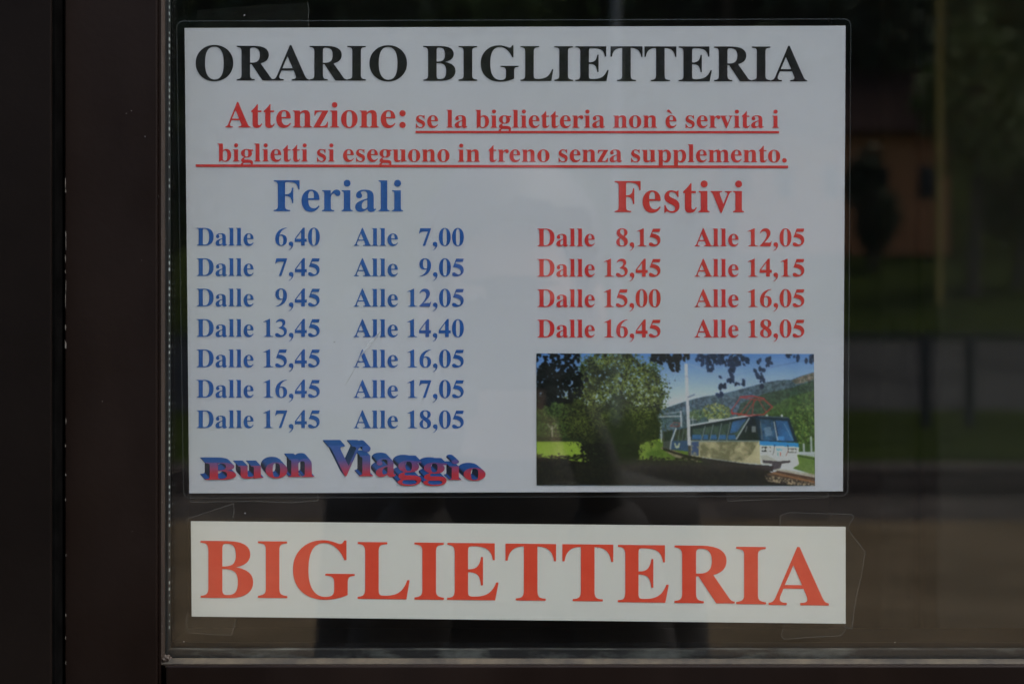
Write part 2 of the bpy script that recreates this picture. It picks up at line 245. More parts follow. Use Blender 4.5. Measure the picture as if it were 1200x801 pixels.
GLYPHS = '''
A 437 37,0,-9,0,-9,6;-9,12,-9,18,4,18;15,22,24,30,32,38;41,53,49,75,101,205;154,336,206,466,212,466;218,466,224,465,278,339;331,213,384,87,394,62;403,45,411,34,419,24;429,18,443,18,443,12;443,6,443,0,372,0;300,0,229,0,229,6;229,12,229,18,265,18;283,27,283,46,283,52;280,64,273,81,266,98;259,115,253,132,203,132;153,132,103,132,95,112;87,91,79,71,77,67;76,63,76,59,75,54;75,51,75,48,75,28;91,18,124,18,125,18;126,18,128,18,128,12;128,6,128,0,82,0/135,213,113,161,156,161;199,161,242,161,220,213;198,266,177,319,156,266
B 443 90,0,16,0,16,6;16,12,16,17,39,18;54,23,62,32,71,41;75,58,75,82,75,178;75,273,75,369,75,388;73,403,69,412,66,422;60,429,51,433,43,437;31,439,15,439,15,444;15,450,15,455,84,455;152,455,220,455,338,455;396,420,396,351,396,296;360,261,287,247,375,231;418,192,418,132,418,90;403,58,371,35,339,12;295,0,238,0,164,0/182,298,182,252,184,252;186,252,188,252,224,252;249,259,263,272,278,286;285,310,285,345,285,376;280,398,269,412,259,427;241,434,216,434,201,434;192,431,188,425,184,419;182,407,182,391,182,345/206,24,222,24,251,24;271,32,283,49,295,66;301,92,301,128,301,165;293,192,277,208,261,223;235,231,197,231,192,231;187,231,182,231,182,176;182,120,182,65,182,50;185,39,190,33,196,27
D 496 90,0,20,0,20,6;20,12,20,17,41,18;55,22,63,30,70,37;74,52,74,75,74,174;74,274,74,374,74,400;70,418,61,426,52,434;37,439,15,439,15,444;15,450,15,455,84,455;153,455,222,455,302,455;363,436,405,396,447,357;468,301,468,228,468,76;388,0,228,0,159,0/206,24,222,24,266,24;299,41,319,75,340,109;351,160,351,229,351,365;308,433,223,433,206,433;195,430,190,423,185,417;182,404,182,385,182,281;182,176,182,72,182,53;185,40,190,34,195,27
E 442 143,0,14,0,14,6;14,11,14,17,38,17;54,21,62,30,71,38;75,54,75,78,75,175;75,272,75,369,75,398;71,417,62,425,53,434;38,439,16,439,16,444;16,450,16,455,144,455;271,455,399,455,399,410;399,365,399,320,394,320;389,320,383,320,378,361;364,390,340,406,317,422;281,430,232,430,217,430;207,430,200,428,193,427;188,423,186,417,184,411;183,401,183,388,183,341;183,293,183,246,186,246;190,246,193,246,223,246;245,254,259,269,273,284;283,310,288,345,293,345;299,345,304,345,304,270;304,194,304,118,299,118;293,118,287,118,285,145;280,166,273,181,266,197;255,207,241,213,227,219;208,222,185,222,184,222;184,222,183,222,183,171;183,119,183,67,183,51;186,40,192,35,198,30;211,28,230,28,263,28;291,31,313,39,336,46;355,58,371,75,386,92;400,114,411,143,417,143;424,143,430,143,421,95;411,48,402,0,273,0
F 404 96,0,15,0,15,6;15,12,15,17,39,19;54,25,62,34,71,43;75,59,75,84,75,181;75,278,75,375,75,399;70,415,61,423,53,431;37,436,14,439,14,444;14,450,14,455,141,455;267,455,394,455,394,410;394,365,394,320,388,320;383,320,377,320,373,347;366,369,355,385,345,402;330,413,310,420,290,428;263,431,230,431,217,431;207,431,200,429,193,428;188,426,186,421,183,417;182,409,182,398,182,348;182,298,182,247,185,247;187,247,190,247,220,247;242,255,256,270,270,286;280,311,284,347,290,347;296,347,302,347,302,270;302,194,302,118,296,118;291,118,285,118,280,158;271,185,257,200,242,216;220,224,189,224,186,224;184,224,182,224,182,176;182,128,182,81,182,64;184,52,188,43,192,33;199,27,210,24,220,20;236,18,257,17,257,12;257,6,257,0,176,0
G 508 328,-10,268,-10,220,-10;177,0,141,19,105,39;77,67,57,103,37,139;28,181,28,229,28,276;37,317,57,352,77,387;105,415,139,435,174,455;213,465,257,465,292,465;330,457,369,441,376,437;382,436,388,436,395,436;401,438,406,443,410,448;415,455,419,465,425,465;431,465,437,465,437,413;437,360,437,308,431,308;426,308,420,308,410,335;398,359,382,379,366,399;349,415,329,426,309,438;289,443,267,443,186,443;146,371,146,228,146,157;157,104,180,67,203,31;235,13,275,13,301,13;318,18,328,27,338,37;343,51,343,71,343,90;343,109,343,128,343,149;338,163,329,170,320,178;302,182,275,182,275,187;275,193,275,198,350,198;425,198,500,198,500,193;500,187,500,182,478,182;464,178,457,171,450,163;446,149,446,128,446,95;446,62,446,29,387,3
I 261 91,0,13,0,13,6;13,12,13,17,36,20;52,25,61,32,71,40;75,54,75,75,75,179;75,283,75,387,75,407;71,421,63,427,55,434;39,438,13,439,13,444;13,450,13,455,90,455;167,455,244,455,244,450;244,444,244,439,221,438;204,434,196,427,187,421;183,407,183,387,183,284;183,180,183,77,183,63;184,52,187,44,191,36;197,30,206,26,215,22;228,19,246,17,246,12;246,6,246,0,168,0
L 426 144,0,15,0,15,6;15,12,15,17,39,18;54,23,62,32,71,40;75,56,75,81,75,180;75,279,75,379,75,401;70,416,62,425,54,433;39,438,16,439,16,444;16,450,16,455,94,455;172,455,250,455,250,450;250,444,250,439,232,439;218,437,208,434,198,431;192,425,188,416,184,408;182,395,182,379,182,280;182,181,182,83,182,67;183,55,185,47,188,39;192,34,200,31,207,29;218,28,234,28,266,28;293,32,315,40,336,48;355,61,370,80,385,98;398,123,409,154,415,154;421,154,427,154,419,103;410,51,402,0,273,0
O 525 295,-11,261,-11,227,-11;197,-5,169,7,140,19;116,36,94,58,73,79;57,105,45,134,33,163;28,194,28,228,28,261;33,292,45,321,57,350;73,376,95,397,116,419;141,436,170,448,199,460;231,466,265,466,298,466;329,460,357,448,385,436;410,420,431,399,452,377;469,352,481,323,492,294;498,262,498,228,498,194;492,163,481,134,469,105;452,79,430,58,409,36;384,19,355,7,326,-5/228,12,265,12,341,12;379,84,379,228,379,298;369,352,348,389,326,425;297,443,260,443,183,443;145,371,145,228,145,157;156,104,177,67,199,30
R 473 91,0,15,0,15,6;15,12,15,17,39,18;54,23,62,32,71,40;75,56,75,81,75,180;75,279,75,379,75,400;70,415,62,424,54,432;39,437,16,439,16,444;16,450,16,455,83,455;150,455,217,455,284,455;334,445,367,426,400,406;417,376,417,334,417,279;383,242,315,224,354,166;393,108,432,50,439,39;446,31,452,26,458,20;467,17,478,17,479,17;480,17,480,17,480,12;480,6,480,0,433,0;386,0,338,0,293,71;247,141,201,212,195,212;188,212,182,212,182,168;182,124,182,81,182,56;186,40,194,32,202,23;218,18,242,17,242,12;242,6,242,0,166,0/182,284,182,234,189,234;196,234,203,234,238,234;264,242,280,258,296,275;304,300,304,336,304,399;277,431,224,431,206,431;195,428,190,422,185,417;182,404,182,385,182,335
T 423 171,0,92,0,92,6;92,12,92,17,116,17;133,22,142,31,151,40;156,56,156,81,156,198;156,316,156,433,154,433;151,433,149,433,114,433;86,423,65,403,45,383;32,355,29,318,23,318;17,318,11,318,11,364;11,409,11,455,144,455;277,455,410,455,410,409;410,363,410,317,405,317;399,317,394,317,386,394;344,433,269,433,267,433;265,433,263,433,263,316;263,198,263,81,263,56;268,39,276,30,285,22;302,17,328,17,328,12;328,6,328,0,249,0
V 428 218,-13,212,-13,156,118;100,250,44,381,37,397;30,410,22,420,15,430;3,436,-14,439,-14,444;-14,450,-14,455,61,455;136,455,211,455,211,450;211,444,211,439,190,439;175,436,166,432,157,428;152,420,152,410,152,403;155,392,161,378,194,300;226,221,259,143,288,221;318,299,348,377,352,390;355,400,355,409,355,420;350,428,342,432,333,436;319,438,299,439,299,444;299,450,299,455,347,455;394,455,442,455,442,450;442,444,442,439,428,439;417,435,408,427,400,420;391,405,382,383,331,251;281,119,230,-13,224,-13
a 344 282,-10,255,-10,221,-10;203,5,200,35,170,6;135,-9,95,-9,72,-9;54,-2,40,11,27,25;20,42,20,63,20,93;35,117,63,136,92,155;137,173,199,190,199,207;199,224,199,241,199,260;195,274,187,282,179,291;166,296,148,296,119,296;104,288,104,274,104,271;107,266,113,257,120,248;123,239,123,231,123,219;119,209,110,202,101,194;90,191,77,191,63,191;52,195,45,203,37,211;33,223,33,236,33,252;38,266,49,278,60,291;75,300,95,308,114,315;136,318,162,318,210,318;244,310,263,292,283,275;293,247,293,210,293,161;293,112,293,62,293,51;293,43,295,40,296,36;299,34,304,34,309,34;314,37,320,42,323,37;326,32,329,28,307,2/129,34,151,34,157,34;165,36,174,41,183,46;191,53,199,63,199,99;199,134,199,169,145,157;118,128,118,84,118,50
b 361 46,-11,43,-11,43,122;43,255,43,388,43,409;41,423,37,428,32,434;23,438,8,439,8,445;8,450,8,455,51,455;95,455,138,455,138,396;138,338,138,279,160,305;188,318,221,318,245,318;266,312,284,299,302,286;316,268,326,245,337,222;342,196,342,166,342,132;335,102,323,75,310,49;292,28,270,13,247,-2;221,-10,192,-10,162,-10;133,3,105,28,88,15;70,2,53,-11,50,-11/153,14,183,14,206,14;223,26,232,49,241,73;245,110,245,160,245,201;240,231,231,251,222,270;206,280,184,280,174,280;164,277,155,270,146,263;141,253,138,242,138,184;138,126,138,69,138,32
d 370 176,-10,140,-10,116,-10;96,-3,78,10,59,24;45,43,35,66,25,90;19,117,19,147,19,182;25,212,36,237,47,263;62,283,81,297,101,311;122,318,146,318,177,318;203,306,223,280,223,320;223,361,223,401,223,415;219,425,212,430,205,436;193,439,176,439,176,445;176,450,176,455,224,455;271,455,319,455,319,329;319,202,319,75,319,59;321,47,325,41,329,34;338,30,353,28,353,22;353,16,353,11,317,11;274,4,223,-10,223,6;223,23,223,39,204,6/152,28,171,28,182,28;192,33,202,41,212,50;219,62,223,76,223,131;223,186,223,242,221,253;216,262,206,270,197,277;186,281,174,281,153,281;139,270,130,250,122,229;118,197,118,153,118,111;121,79,130,58,138,38
e 301 208,-10,154,-10,128,-10;105,-3,85,10,64,24;49,43,37,69,25,94;19,123,19,157,19,188;26,216,38,240,50,265;66,284,87,298,108,311;131,318,157,318,196,318;226,306,249,280,271,255;283,219,283,173,283,171;283,168,283,166,227,166;172,166,117,166,118,84;145,42,199,42,226,42;249,57,270,86,275,81;280,77,285,73,252,17/116,196,116,192,145,192;173,192,201,192,201,200;201,207,201,215,201,243;199,264,193,277,187,290;177,297,161,297,131,297;116,266,116,203,116,200
g 327 201,-140,146,-140,102,-140;70,-134,48,-122,25,-109;14,-93,14,-75,14,-53;32,-36,69,-26,39,-11;24,7,24,30,24,47;30,61,42,74,55,86;75,99,102,110,49,130;22,164,22,212,22,233;28,252,40,268,51,284;67,296,88,305,108,314;131,318,157,318,184,318;209,314,233,304,261,304;289,304,317,304,317,292;317,280,317,268,301,268;284,268,268,268,284,249;291,227,291,203,291,184;286,166,276,151,266,136;252,124,234,116,216,107;195,103,172,103,167,103;162,103,157,103,152,104;147,104,142,104,130,104;120,101,112,94,105,88;101,80,101,71,101,56;114,49,141,49,152,49;164,49,175,49,211,49;239,46,259,40,279,34;294,25,303,13,311,0;316,-16,316,-37,316,-69;301,-94,272,-113,243,-131/141,124,157,124,173,124;184,131,190,146,196,160;199,182,199,211,199,240;196,262,190,276,184,290;173,297,157,297,141,297;130,290,124,276,117,262;114,240,114,211,114,182;117,160,124,146,130,131/131,-116,161,-116,229,-116;263,-99,263,-66,263,-54;259,-46,249,-41,240,-37;225,-34,205,-34,169,-34;133,-34,97,-34,81,-45;73,-57,73,-73,73,-84;80,-95,95,-103,109,-112
i 198 115,362,101,362,86,362;74,367,65,376,55,386;50,398,50,412,50,427;55,439,65,449,74,458;86,463,101,463,115,463;127,458,137,449,146,439;151,427,151,412,151,398;146,386,136,376,126,367/72,0,18,0,18,5;18,11,18,16,32,17;41,20,45,26,50,31;52,41,52,56,52,121;52,186,52,252,52,268;50,279,47,285,43,290;34,293,20,293,20,299;21,305,21,310,63,310;106,310,148,310,148,225;148,141,148,56,148,42;150,32,154,26,158,20;167,17,180,16,180,11;180,5,180,0,126,0
l 199 72,0,18,0,18,5;18,11,18,16,32,17;41,20,45,26,50,31;52,41,52,56,52,170;52,284,52,398,52,412;51,423,47,429,43,435;34,439,20,439,20,445;20,450,20,455,63,455;106,455,148,455,148,322;148,189,148,56,148,42;150,32,154,26,158,20;167,17,180,16,180,11;180,5,180,0,126,0
m 554 71,0,18,0,18,5;18,11,18,16,31,17;40,20,45,26,50,31;52,41,52,56,52,122;52,187,52,253,52,267;50,277,46,284,41,290;32,294,19,294,19,300;19,305,19,310,61,310;104,310,146,310,146,295;146,280,146,265,172,300;202,318,237,318,283,318;310,299,320,261,346,299;379,318,418,318,475,318;504,283,504,212,504,160;504,108,504,56,504,42;506,32,510,26,514,20;523,17,536,16,536,11;536,5,536,0,483,0;430,0,377,0,377,5;377,11,377,16,390,17;398,20,403,26,407,32;410,42,410,56,410,109;410,163,410,217,410,235;408,249,404,258,400,267;391,271,377,271,358,271;340,260,324,237,324,177;324,116,324,56,324,42;327,32,331,26,335,20;343,17,356,16,356,11;356,5,356,0,304,0;252,0,199,0,199,5;199,11,199,16,212,17;221,20,225,26,229,32;232,42,232,56,232,109;232,163,232,217,232,235;230,248,226,258,222,267;213,271,199,271,178,271;161,259,146,235,146,175;146,116,146,56,146,42;148,33,152,27,156,20;165,17,177,16,177,11;177,5,177,0,124,0
n 381 72,0,18,0,18,5;18,11,18,16,31,17;40,20,45,26,50,31;52,41,52,56,52,122;52,187,52,253,52,267;50,277,46,284,41,290;32,294,19,294,19,300;19,305,19,310,62,310;105,310,148,310,148,296;148,282,148,267,172,301;204,318,243,318,301,318;330,283,330,212,330,160;330,108,330,56,330,42;333,32,337,26,342,20;350,17,363,16,363,11;363,5,363,0,310,0;256,0,202,0,202,5;202,11,202,16,204,16;205,16,207,16,226,16;235,29,235,56,235,109;235,163,235,217,235,235;233,249,229,258,225,267;216,271,203,271,182,271;163,259,148,235,148,175;148,116,148,56,148,42;150,32,154,26,158,20;167,17,180,16,180,11;180,5,180,0,126,0
o 336 198,-10,169,-10,139,-10;113,-3,90,11,68,26;50,45,38,70,25,95;19,123,19,154,19,186;25,214,38,239,50,264;68,283,90,297,113,311;139,318,168,318,197,318;223,311,245,298,268,284;285,264,298,240,311,215;317,186,317,154,317,122;311,93,298,69,285,44;268,25,245,11,223,-3/150,11,169,11,187,11;201,21,209,39,213,48;216,62,217,81,219,101;220,125,220,154,220,213;216,252,208,271,199,289;186,299,169,299,149,299;136,289,128,271,121,251;117,213,117,154,117,125;118,101,120,82,121,62;124,48,128,39,136,21
p 371 77,-139,17,-139,17,-134;17,-129,17,-124,28,-123;35,-121,40,-117,45,-113;49,-108,50,-101,52,-94;52,-82,52,-64,52,39;52,141,52,243,52,264;50,277,46,283,42,289;33,293,19,295,19,300;19,305,19,310,61,310;102,310,143,310,143,294;143,278,143,263,163,300;192,319,230,319,254,319;275,312,293,298,311,284;325,265,335,241,345,217;350,190,350,160,350,127;345,98,334,72,324,46;310,26,291,12,273,-3;251,-10,227,-10,194,-10;168,4,148,32,148,2;148,-28,148,-58,148,-76;149,-89,152,-99,154,-108;160,-114,167,-118,174,-121;184,-122,197,-123,197,-128;197,-134,197,-139,137,-139/174,28,195,28,216,28;231,39,239,59,248,81;253,112,253,154,253,195;249,226,241,248,234,268;220,278,199,278,178,278;161,264,148,235,148,180;148,124,148,69,158,42
r 287 78,0,18,0,18,5;18,11,18,16,32,17;41,20,45,26,50,31;52,41,52,56,52,121;52,186,52,252,52,269;50,280,46,285,42,290;34,293,20,293,20,299;21,305,21,310,62,310;104,310,146,310,146,291;146,271,146,252,157,273;171,290,187,301,203,313;218,318,233,318,252,318;266,314,275,304,285,294;289,282,289,266,289,253;286,242,278,234,270,226;260,222,248,222,236,222;228,225,222,231,216,236;212,243,207,250,202,257;196,260,189,260,179,260;170,254,162,241,153,229;149,213,149,192,149,147;149,101,149,56,149,41;152,30,159,25,165,20;178,17,197,16,197,11;197,5,197,0,138,0
s 288 183,-10,151,-10,133,-10;112,-5,87,6,83,8;78,9,73,9,62,9;55,3,51,-9,46,-9;41,-9,36,-9,36,29;36,67,36,105,41,105;47,105,53,105,59,77;71,55,87,39,103,23;121,15,140,15,157,15;170,19,179,27,188,34;192,45,192,58,192,77;180,93,156,105,139,113;123,121,107,130,84,141;66,154,54,169,43,184;37,201,37,220,37,248;46,272,65,291,83,310;109,319,141,319,148,319;156,318,166,316,175,314;186,311,199,308,201,307;203,307,206,306,209,305;211,305,213,305,221,305;226,310,230,319,235,319;239,319,244,319,244,287;244,254,244,222,239,222;233,222,228,222,221,246;211,264,196,277,182,290;167,296,149,296,135,296;124,293,116,286,109,279;105,270,105,259,105,248;108,240,115,232,122,225;133,218,146,212,161,204;176,197,191,189,214,178;231,166,241,151,252,137;257,118,257,95,257,62;247,37,228,18,209,-1
t 228 169,-9,124,-9,97,-9;77,-3,66,10,54,24;48,44,48,71,48,140;48,210,48,279,39,279;30,279,20,279,20,286;20,293,20,300,47,325;70,348,88,369,106,390;120,408,129,424,134,424;139,424,144,424,144,386;144,348,144,310,165,310;186,310,208,310,208,300;208,289,208,279,186,279;165,279,144,279,144,213;144,148,144,82,144,68;146,58,149,51,153,44;159,40,168,40,184,40;196,52,206,75,212,72;217,69,222,66,202,16
u 375 151,-10,131,-10,100,-10;78,-1,65,17,52,35;46,62,46,97,46,147;46,197,46,248,46,263;44,275,39,282,35,290;26,294,11,294,11,300;11,305,11,310,55,310;98,310,142,310,142,231;142,153,142,74,142,62;145,53,151,46,157,39;165,36,177,36,197,36;214,46,228,66,228,126;228,187,228,248,228,265;226,277,221,283,216,290;206,294,189,294,189,300;189,305,189,310,234,310;279,310,324,310,324,230;324,150,324,70,324,55;326,44,331,39,336,34;346,30,360,30,360,24;360,18,360,13,323,13;279,5,228,-10,228,7;228,24,228,40,217,25;203,12,186,3,169,-6
v 306 148,-10,142,-10,108,76;73,162,38,248,32,262;27,273,22,281,17,289;9,293,-3,293,-3,299;-3,305,-3,310,53,310;108,310,164,310,164,305;164,300,164,294,161,294;158,294,156,294,138,294;129,288,129,276,129,273;129,271,130,268,148,219;167,171,185,122,202,166;219,209,236,253,239,262;241,268,241,272,241,287;229,294,203,294,203,300;203,305,203,310,237,310;271,310,305,310,305,305;305,300,305,295,292,292;283,287,278,279,272,271;266,259,260,243,227,159;193,74,160,-10,154,-10
z 293 98,0,13,0,13,5;13,9,13,14,64,105;116,196,168,287,155,287;141,287,128,287,104,287;85,282,72,272,59,261;50,243,44,216,38,216;32,216,26,216,28,248;30,279,32,310,113,310;194,310,275,310,275,304;275,297,275,291,225,202;175,113,126,25,135,25;143,25,152,25,184,25;207,31,223,44,238,56;251,77,260,107,265,107;271,107,276,107,273,72;271,36,268,0,183,0
'''

# ------------------------------------------------------------------ lettering outlines (serif bold)
K = 0.673
DIG = {
'0': "M250 688C390 688 476 540 476 338C476 130 390 -13 250 -13C110 -13 24 130 24 338C24 540 110 688 250 688ZM250 655C305 655 326 590 326 338C326 85 305 20 250 20C195 20 174 85 174 338C174 590 195 655 250 655Z",
'1': "M308 688L66 576L66 556C100 568 130 572 150 572C180 572 187 555 187 510L187 110C187 50 170 25 80 22L80 0L442 0L442 22C350 25 329 50 329 110L329 688Z",
'2': "M240 688C360 688 430 610 430 510C430 390 340 290 195 140L380 140C425 140 440 155 455 200L478 200L430 0L17 0L17 20C200 200 285 330 285 450C285 530 240 580 175 580C120 580 85 555 50 500L28 505C60 620 130 688 240 688Z",
'3': "M45 550C80 640 150 688 235 688C345 688 410 630 410 545C410 480 375 435 320 400C415 360 468 300 468 215C468 75 350 -13 170 -13C75 -13 16 20 16 80C16 120 45 145 85 145C155 145 195 60 260 60C315 60 355 105 355 165C355 260 285 310 160 330L155 352C245 380 295 430 295 500C295 560 255 595 195 595C140 595 100 570 65 535Z",
'4': "M402 688L335 688L19 262L19 145L262 145L262 0L402 0L402 145L475 145L475 262L402 262ZM262 262L70 262L262 528Z",
'5': "M470 676L430 550L175 550L150 490C340 475 465 390 465 235C465 85 330 -8 165 -8C75 -8 22 30 22 85C22 125 50 148 90 148C160 148 195 70 265 70C320 70 350 110 350 165C350 275 250 345 50 350L175 676Z",
'6': "M460 688C200 670 28 500 28 270C28 100 115 -13 255 -13C385 -13 475 75 475 215C475 340 400 425 285 425C250 425 225 418 195 402C225 530 320 640 465 668ZM190 365C210 378 228 383 245 383C310 383 335 310 335 200C335 80 305 22 255 22C195 22 176 100 176 250C176 290 180 330 190 365Z",
'7': "M60 676L477 676L477 650L255 0L155 0L352 545L175 545C110 545 75 525 40 465L17 472Z",
'8': "M250 688C380 688 460 620 460 525C460 455 415 410 345 370C430 320 472 260 472 180C472 65 385 -13 250 -13C115 -13 28 60 28 160C28 235 75 290 160 330C75 390 42 440 42 515C42 620 125 688 250 688ZM255 655C305 655 335 605 335 530C335 475 325 430 305 400C220 455 175 500 175 570C175 625 205 655 255 655ZM185 310C285 240 330 190 330 115C330 60 300 20 250 20C195 20 160 70 160 155C160 215 170 265 185 310Z",
',': "M130 156C185 156 217 110 217 50C217 -50 150 -130 45 -180L39 -162C110 -125 145 -75 145 -40C145 -20 130 -12 112 -10C70 -5 41 25 41 70C41 122 80 156 130 156Z",
'.': "M125 156C172 156 210 118 210 71C210 25 172 -13 125 -13C79 -13 41 25 41 71C41 118 79 156 125 156Z",
':': "M166 156C213 156 251 118 251 71C251 25 213 -13 166 -13C120 -13 82 25 82 71C82 118 120 156 166 156ZM166 472C213 472 251 434 251 387C251 341 213 303 166 303C120 303 82 341 82 387C82 434 120 472 166 472Z",
'`': "M60 640C60 672 78 690 110 690C138 690 155 676 170 648L250 528L222 528L92 600C70 612 60 622 60 640Z",
}
ADV = {',': 250, '.': 250, ':': 333, '`': 0, ' ': 250}

def bez(p0, p1, p2, p3, n):
    return [tuple((1-t)**3*a + 3*(1-t)**2*t*b + 3*(1-t)*t*t*c + t**3*d for a, b, c, d in zip(p0, p1, p2, p3)) for t in [k/n for k in range(1, n+1)]]

def parse_path(s, n=7):
    import re
    loops, cur = [], []
    for cmd, args in re.findall(r'([MLCZ])([^MLCZ]*)', s):
        v = [float(x) * K for x in args.split()]
        if cmd == 'M': cur = [(v[0], v[1])]
        elif cmd == 'L': cur.append((v[0], v[1]))
        elif cmd == 'C': cur += bez(cur[-1], v[0:2], v[2:4], v[4:6], n)
        else:
            if math.dist(cur[0], cur[-1]) < 1e-6: cur.pop()
            loops.append(cur)
    return loops

GL = {}      # char -> (advance, loops)
for line in GLYPHS.strip().split('\n'):
    ch, adv, data = line.split(' ', 2)
    loops = []
    for s in data.split('/'):
        pts = [list(map(float, p.split(','))) for p in s.split(';')]
        lp = []
        for a, b in zip(pts, pts[1:] + pts[:1]):
            p0, h0, h1, p1 = a[2:4], a[4:6], b[0:2], b[2:4]
            chord = math.dist(p0, p1)
            dev = max(abs((h[0]-p0[0])*(p1[1]-p0[1]) - (h[1]-p0[1])*(p1[0]-p0[0])) / max(chord, 1) for h in (h0, h1))
            lp += bez(p0, h0, h1, p1, 1 if dev < 0.8 else (3 if dev < 4 else 6))
        loops.append(lp)
    GL[ch] = (float(adv), loops)
for ch, s in DIG.items(): GL[ch] = (ADV.get(ch, 500) * K, parse_path(s))
GL['9'] = (500 * K, [[(500 * K - x, 675 * K - y) for x, y in lp] for lp in GL['6'][1]])
ax = 40 * K
GL['è'] = (GL['e'][0], GL['e'][1] + [[(x + ax * 0.6, y) for x, y in lp] for lp in GL['`'][1]])
GL[' '] = (250 * K, [])

FILL = {}
def filled(ch):
    """glyph -> (2D vertices, faces), filled once by a 2D curve"""
    if ch not in FILL:
        cu = bpy.data.curves.new('outline', 'CURVE'); cu.dimensions = '2D'; cu.fill_mode = 'BOTH'
        for lp in GL[ch][1]:
            s = cu.splines.new('POLY'); s.points.add(len(lp) - 1); s.use_cyclic_u = True
            for q, (x, y) in zip(s.points, lp): q.co = (x / 100, y / 100, 0, 1)
        o = bpy.data.objects.new('outline', cu); COL.objects.link(o)
        dg = bpy.context.evaluated_depsgraph_get(); me = bpy.data.meshes.new_from_object(o.evaluated_get(dg))
        FILL[ch] = ([(v.co.x * 100, v.co.y * 100) for v in me.vertices], [tuple(p.vertices) for p in me.polygons])
        bpy.data.objects.remove(o); bpy.data.curves.remove(cu); bpy.data.meshes.remove(me)
    return FILL[ch]

def ink_box(s):
    x, lo, hi = 0, 1e9, -1e9
    for ch in s:
        a, lps = GL[ch]
        for lp in lps:
            lo = min(lo, x + min(p[0] for p in lp)); hi = max(hi, x + max(p[0] for p in lp))
        x += a
    return lo, hi

def place(s, left, right, base0, base1, em):
    """text run whose ink spans left..right, baseline base0..base1 (photo pixels); em = cap height"""
    lo, hi = ink_box(s); k = (right - left) / (hi - lo); ky = em / 455.0
    x, out = 0, []
    for i, ch in enumerate(s):
        def tr(p, x=x):
            px = left + (x + p[0] - lo) * k
            return px, base0 + (base1 - base0) * (px - left) / (right - left) - p[1] * ky
        out.append((ch, tr)); x += GL[ch][0]
    return out

INK = 0.01205
def lettering(name, runs, m, parent, label=None, rules=(), depth=INK):
    vs, fs = [], []
    i = 0
    for run in runs:
        for ch, tr in place(*run):
            if ch == ' ': continue
            v2, f2 = filled(ch); b = len(vs); i += 1
            vs += [P(*tr(p), depth - 0.000012 * (i % 2)) for p in v2]; fs += [tuple(b + k for k in f) for f in f2]
    for (x0, y0, x1, y1, t) in rules:
        b = len(vs); vs += [P(x0, y0, depth - 0.00003), P(x1, y1, depth - 0.00003), P(x1, y1 + t, depth - 0.00003), P(x0, y0 + t, depth - 0.00003)]; fs.append((b, b+3, b+2, b+1))
    me = bpy.data.meshes.new(name); me.from_pydata([tuple(v) for v in vs], [], fs)
    bm = bmesh.new(); bm.from_mesh(me)
    for f in bm.faces:
        f.normal_update()
        if f.normal.y > 0: f.normal_flip()
    bm.to_mesh(me); bm.free()
    o = link_mesh(name, me, m, parent)
    if label: o['label'] = label
    return o

PICTURE_GAIN = 2.1

# ------------------------------------------------------------------ the glazed sash: stile, rail, beads, two panes
XL, XR = -0.2075, 0.62           # left edge of the sash, right edge (out of the picture)
ZB, ZT = -0.30, 0.62
def X(px, y=0.0): return P(px, 0, y).x
def Z(py, y=0.0): return P(0, py, y).z
FY = -0.007                      # front face of the sash profiles

win = thing('window_sash', 'dark brown metal glazed sash behind both notices, reflecting the platform side', 'window', (X(400), 0, ZB))
bm = bmesh.new()
x0, x1 = X(75.5, FY), X(184.3, FY)
prism(bm, [(x0, ZB), (x1, ZB), (x1, ZT), (x0, ZT)], FY, 0.05)
bmesh.ops.bevel(bm, geom=[e for e in bm.edges if all(abs(v.co.y - FY) < 1e-6 for v in e.verts) and abs(e.verts[0].co.x - e.verts[1].co.x) < 1e-6], offset=0.0007, segments=3, affect='EDGES')
from_bm('stile', bm, M['frame'], win)
bm = bmesh.new(); box(bm, X(184.9, FY), X(188.4, FY + 0.002), FY + 0.0022, 0.03, ZB, ZT)
from_bm('bead_lip', bm, M['frame'], win)
bm = bmesh.new(); box(bm, XR - 0.045, XR, FY, 0.05, ZB, ZT, 0.0007); from_bm('stile', bm, M['frame'], win)
bm = bmesh.new(); box(bm, x1 + 0.0035, XR - 0.046, FY + 0.0005, 0.05, ZB, Z(779.5, FY), 0.0013, 4); from_bm('bottom_rail', bm, M['frame'], win)
bm = bmesh.new(); box(bm, x1 + 0.0035, XR - 0.046, FY + 0.0005, 0.05, ZT - 0.06, ZT, 0.0009, 3); from_bm('top_rail', bm, M['frame'], win)

# glazing beads: the slanted faces between the profiles and the glass, left and bottom, mitred in the corner
def jitter_strip(a0, a1, b0, b1, n, amp, back):
    """wavy strip from line a0-a1 (front) to b0-b1 (at the glass), plus a top face down into the frame"""
    vs, fs = [], []
    for i in range(n + 1):
        t = i / n
        a = Vector(a0).lerp(Vector(a1), t); b = Vector(b0).lerp(Vector(b1), t)
        m = (a + b) / 2 + back * (0.35 * (b - a).length)
        j = amp * (mnoise.noise(Vector((i * 0.9, amp * 1e4, 3.1))))
        vs += [a, m + back * j, b + back * j * 0.6]
    for i in range(n):
        for k in range(2): fs.append((3*i+k, 3*i+k+1, 3*i+k+4, 3*i+k+3))
    return vs, fs
cx, cz = X(193.8), Z(770.3)
fx, fz = X(188.2, FY + .003), Z(777.6, FY + .003)
vs, fs = jitter_strip((fx, FY + .003, fz), (fx, FY + .003, ZT - .06), (cx, -0.0003, cz), (cx, -0.0003, ZT - .06), 160, 0.0003, Vector((0.6, -0.4, 0)))
mesh('glazing_bead', vs, fs, M['bead_side'], win, True)
vs, fs = jitter_strip((fx, FY + .003, fz), (XR - .046, FY + .003, fz), (cx, -0.0003, cz), (XR - .046, -0.0003, cz - .0007), 220, 0.0003, Vector((0, -0.4, 0.6)))
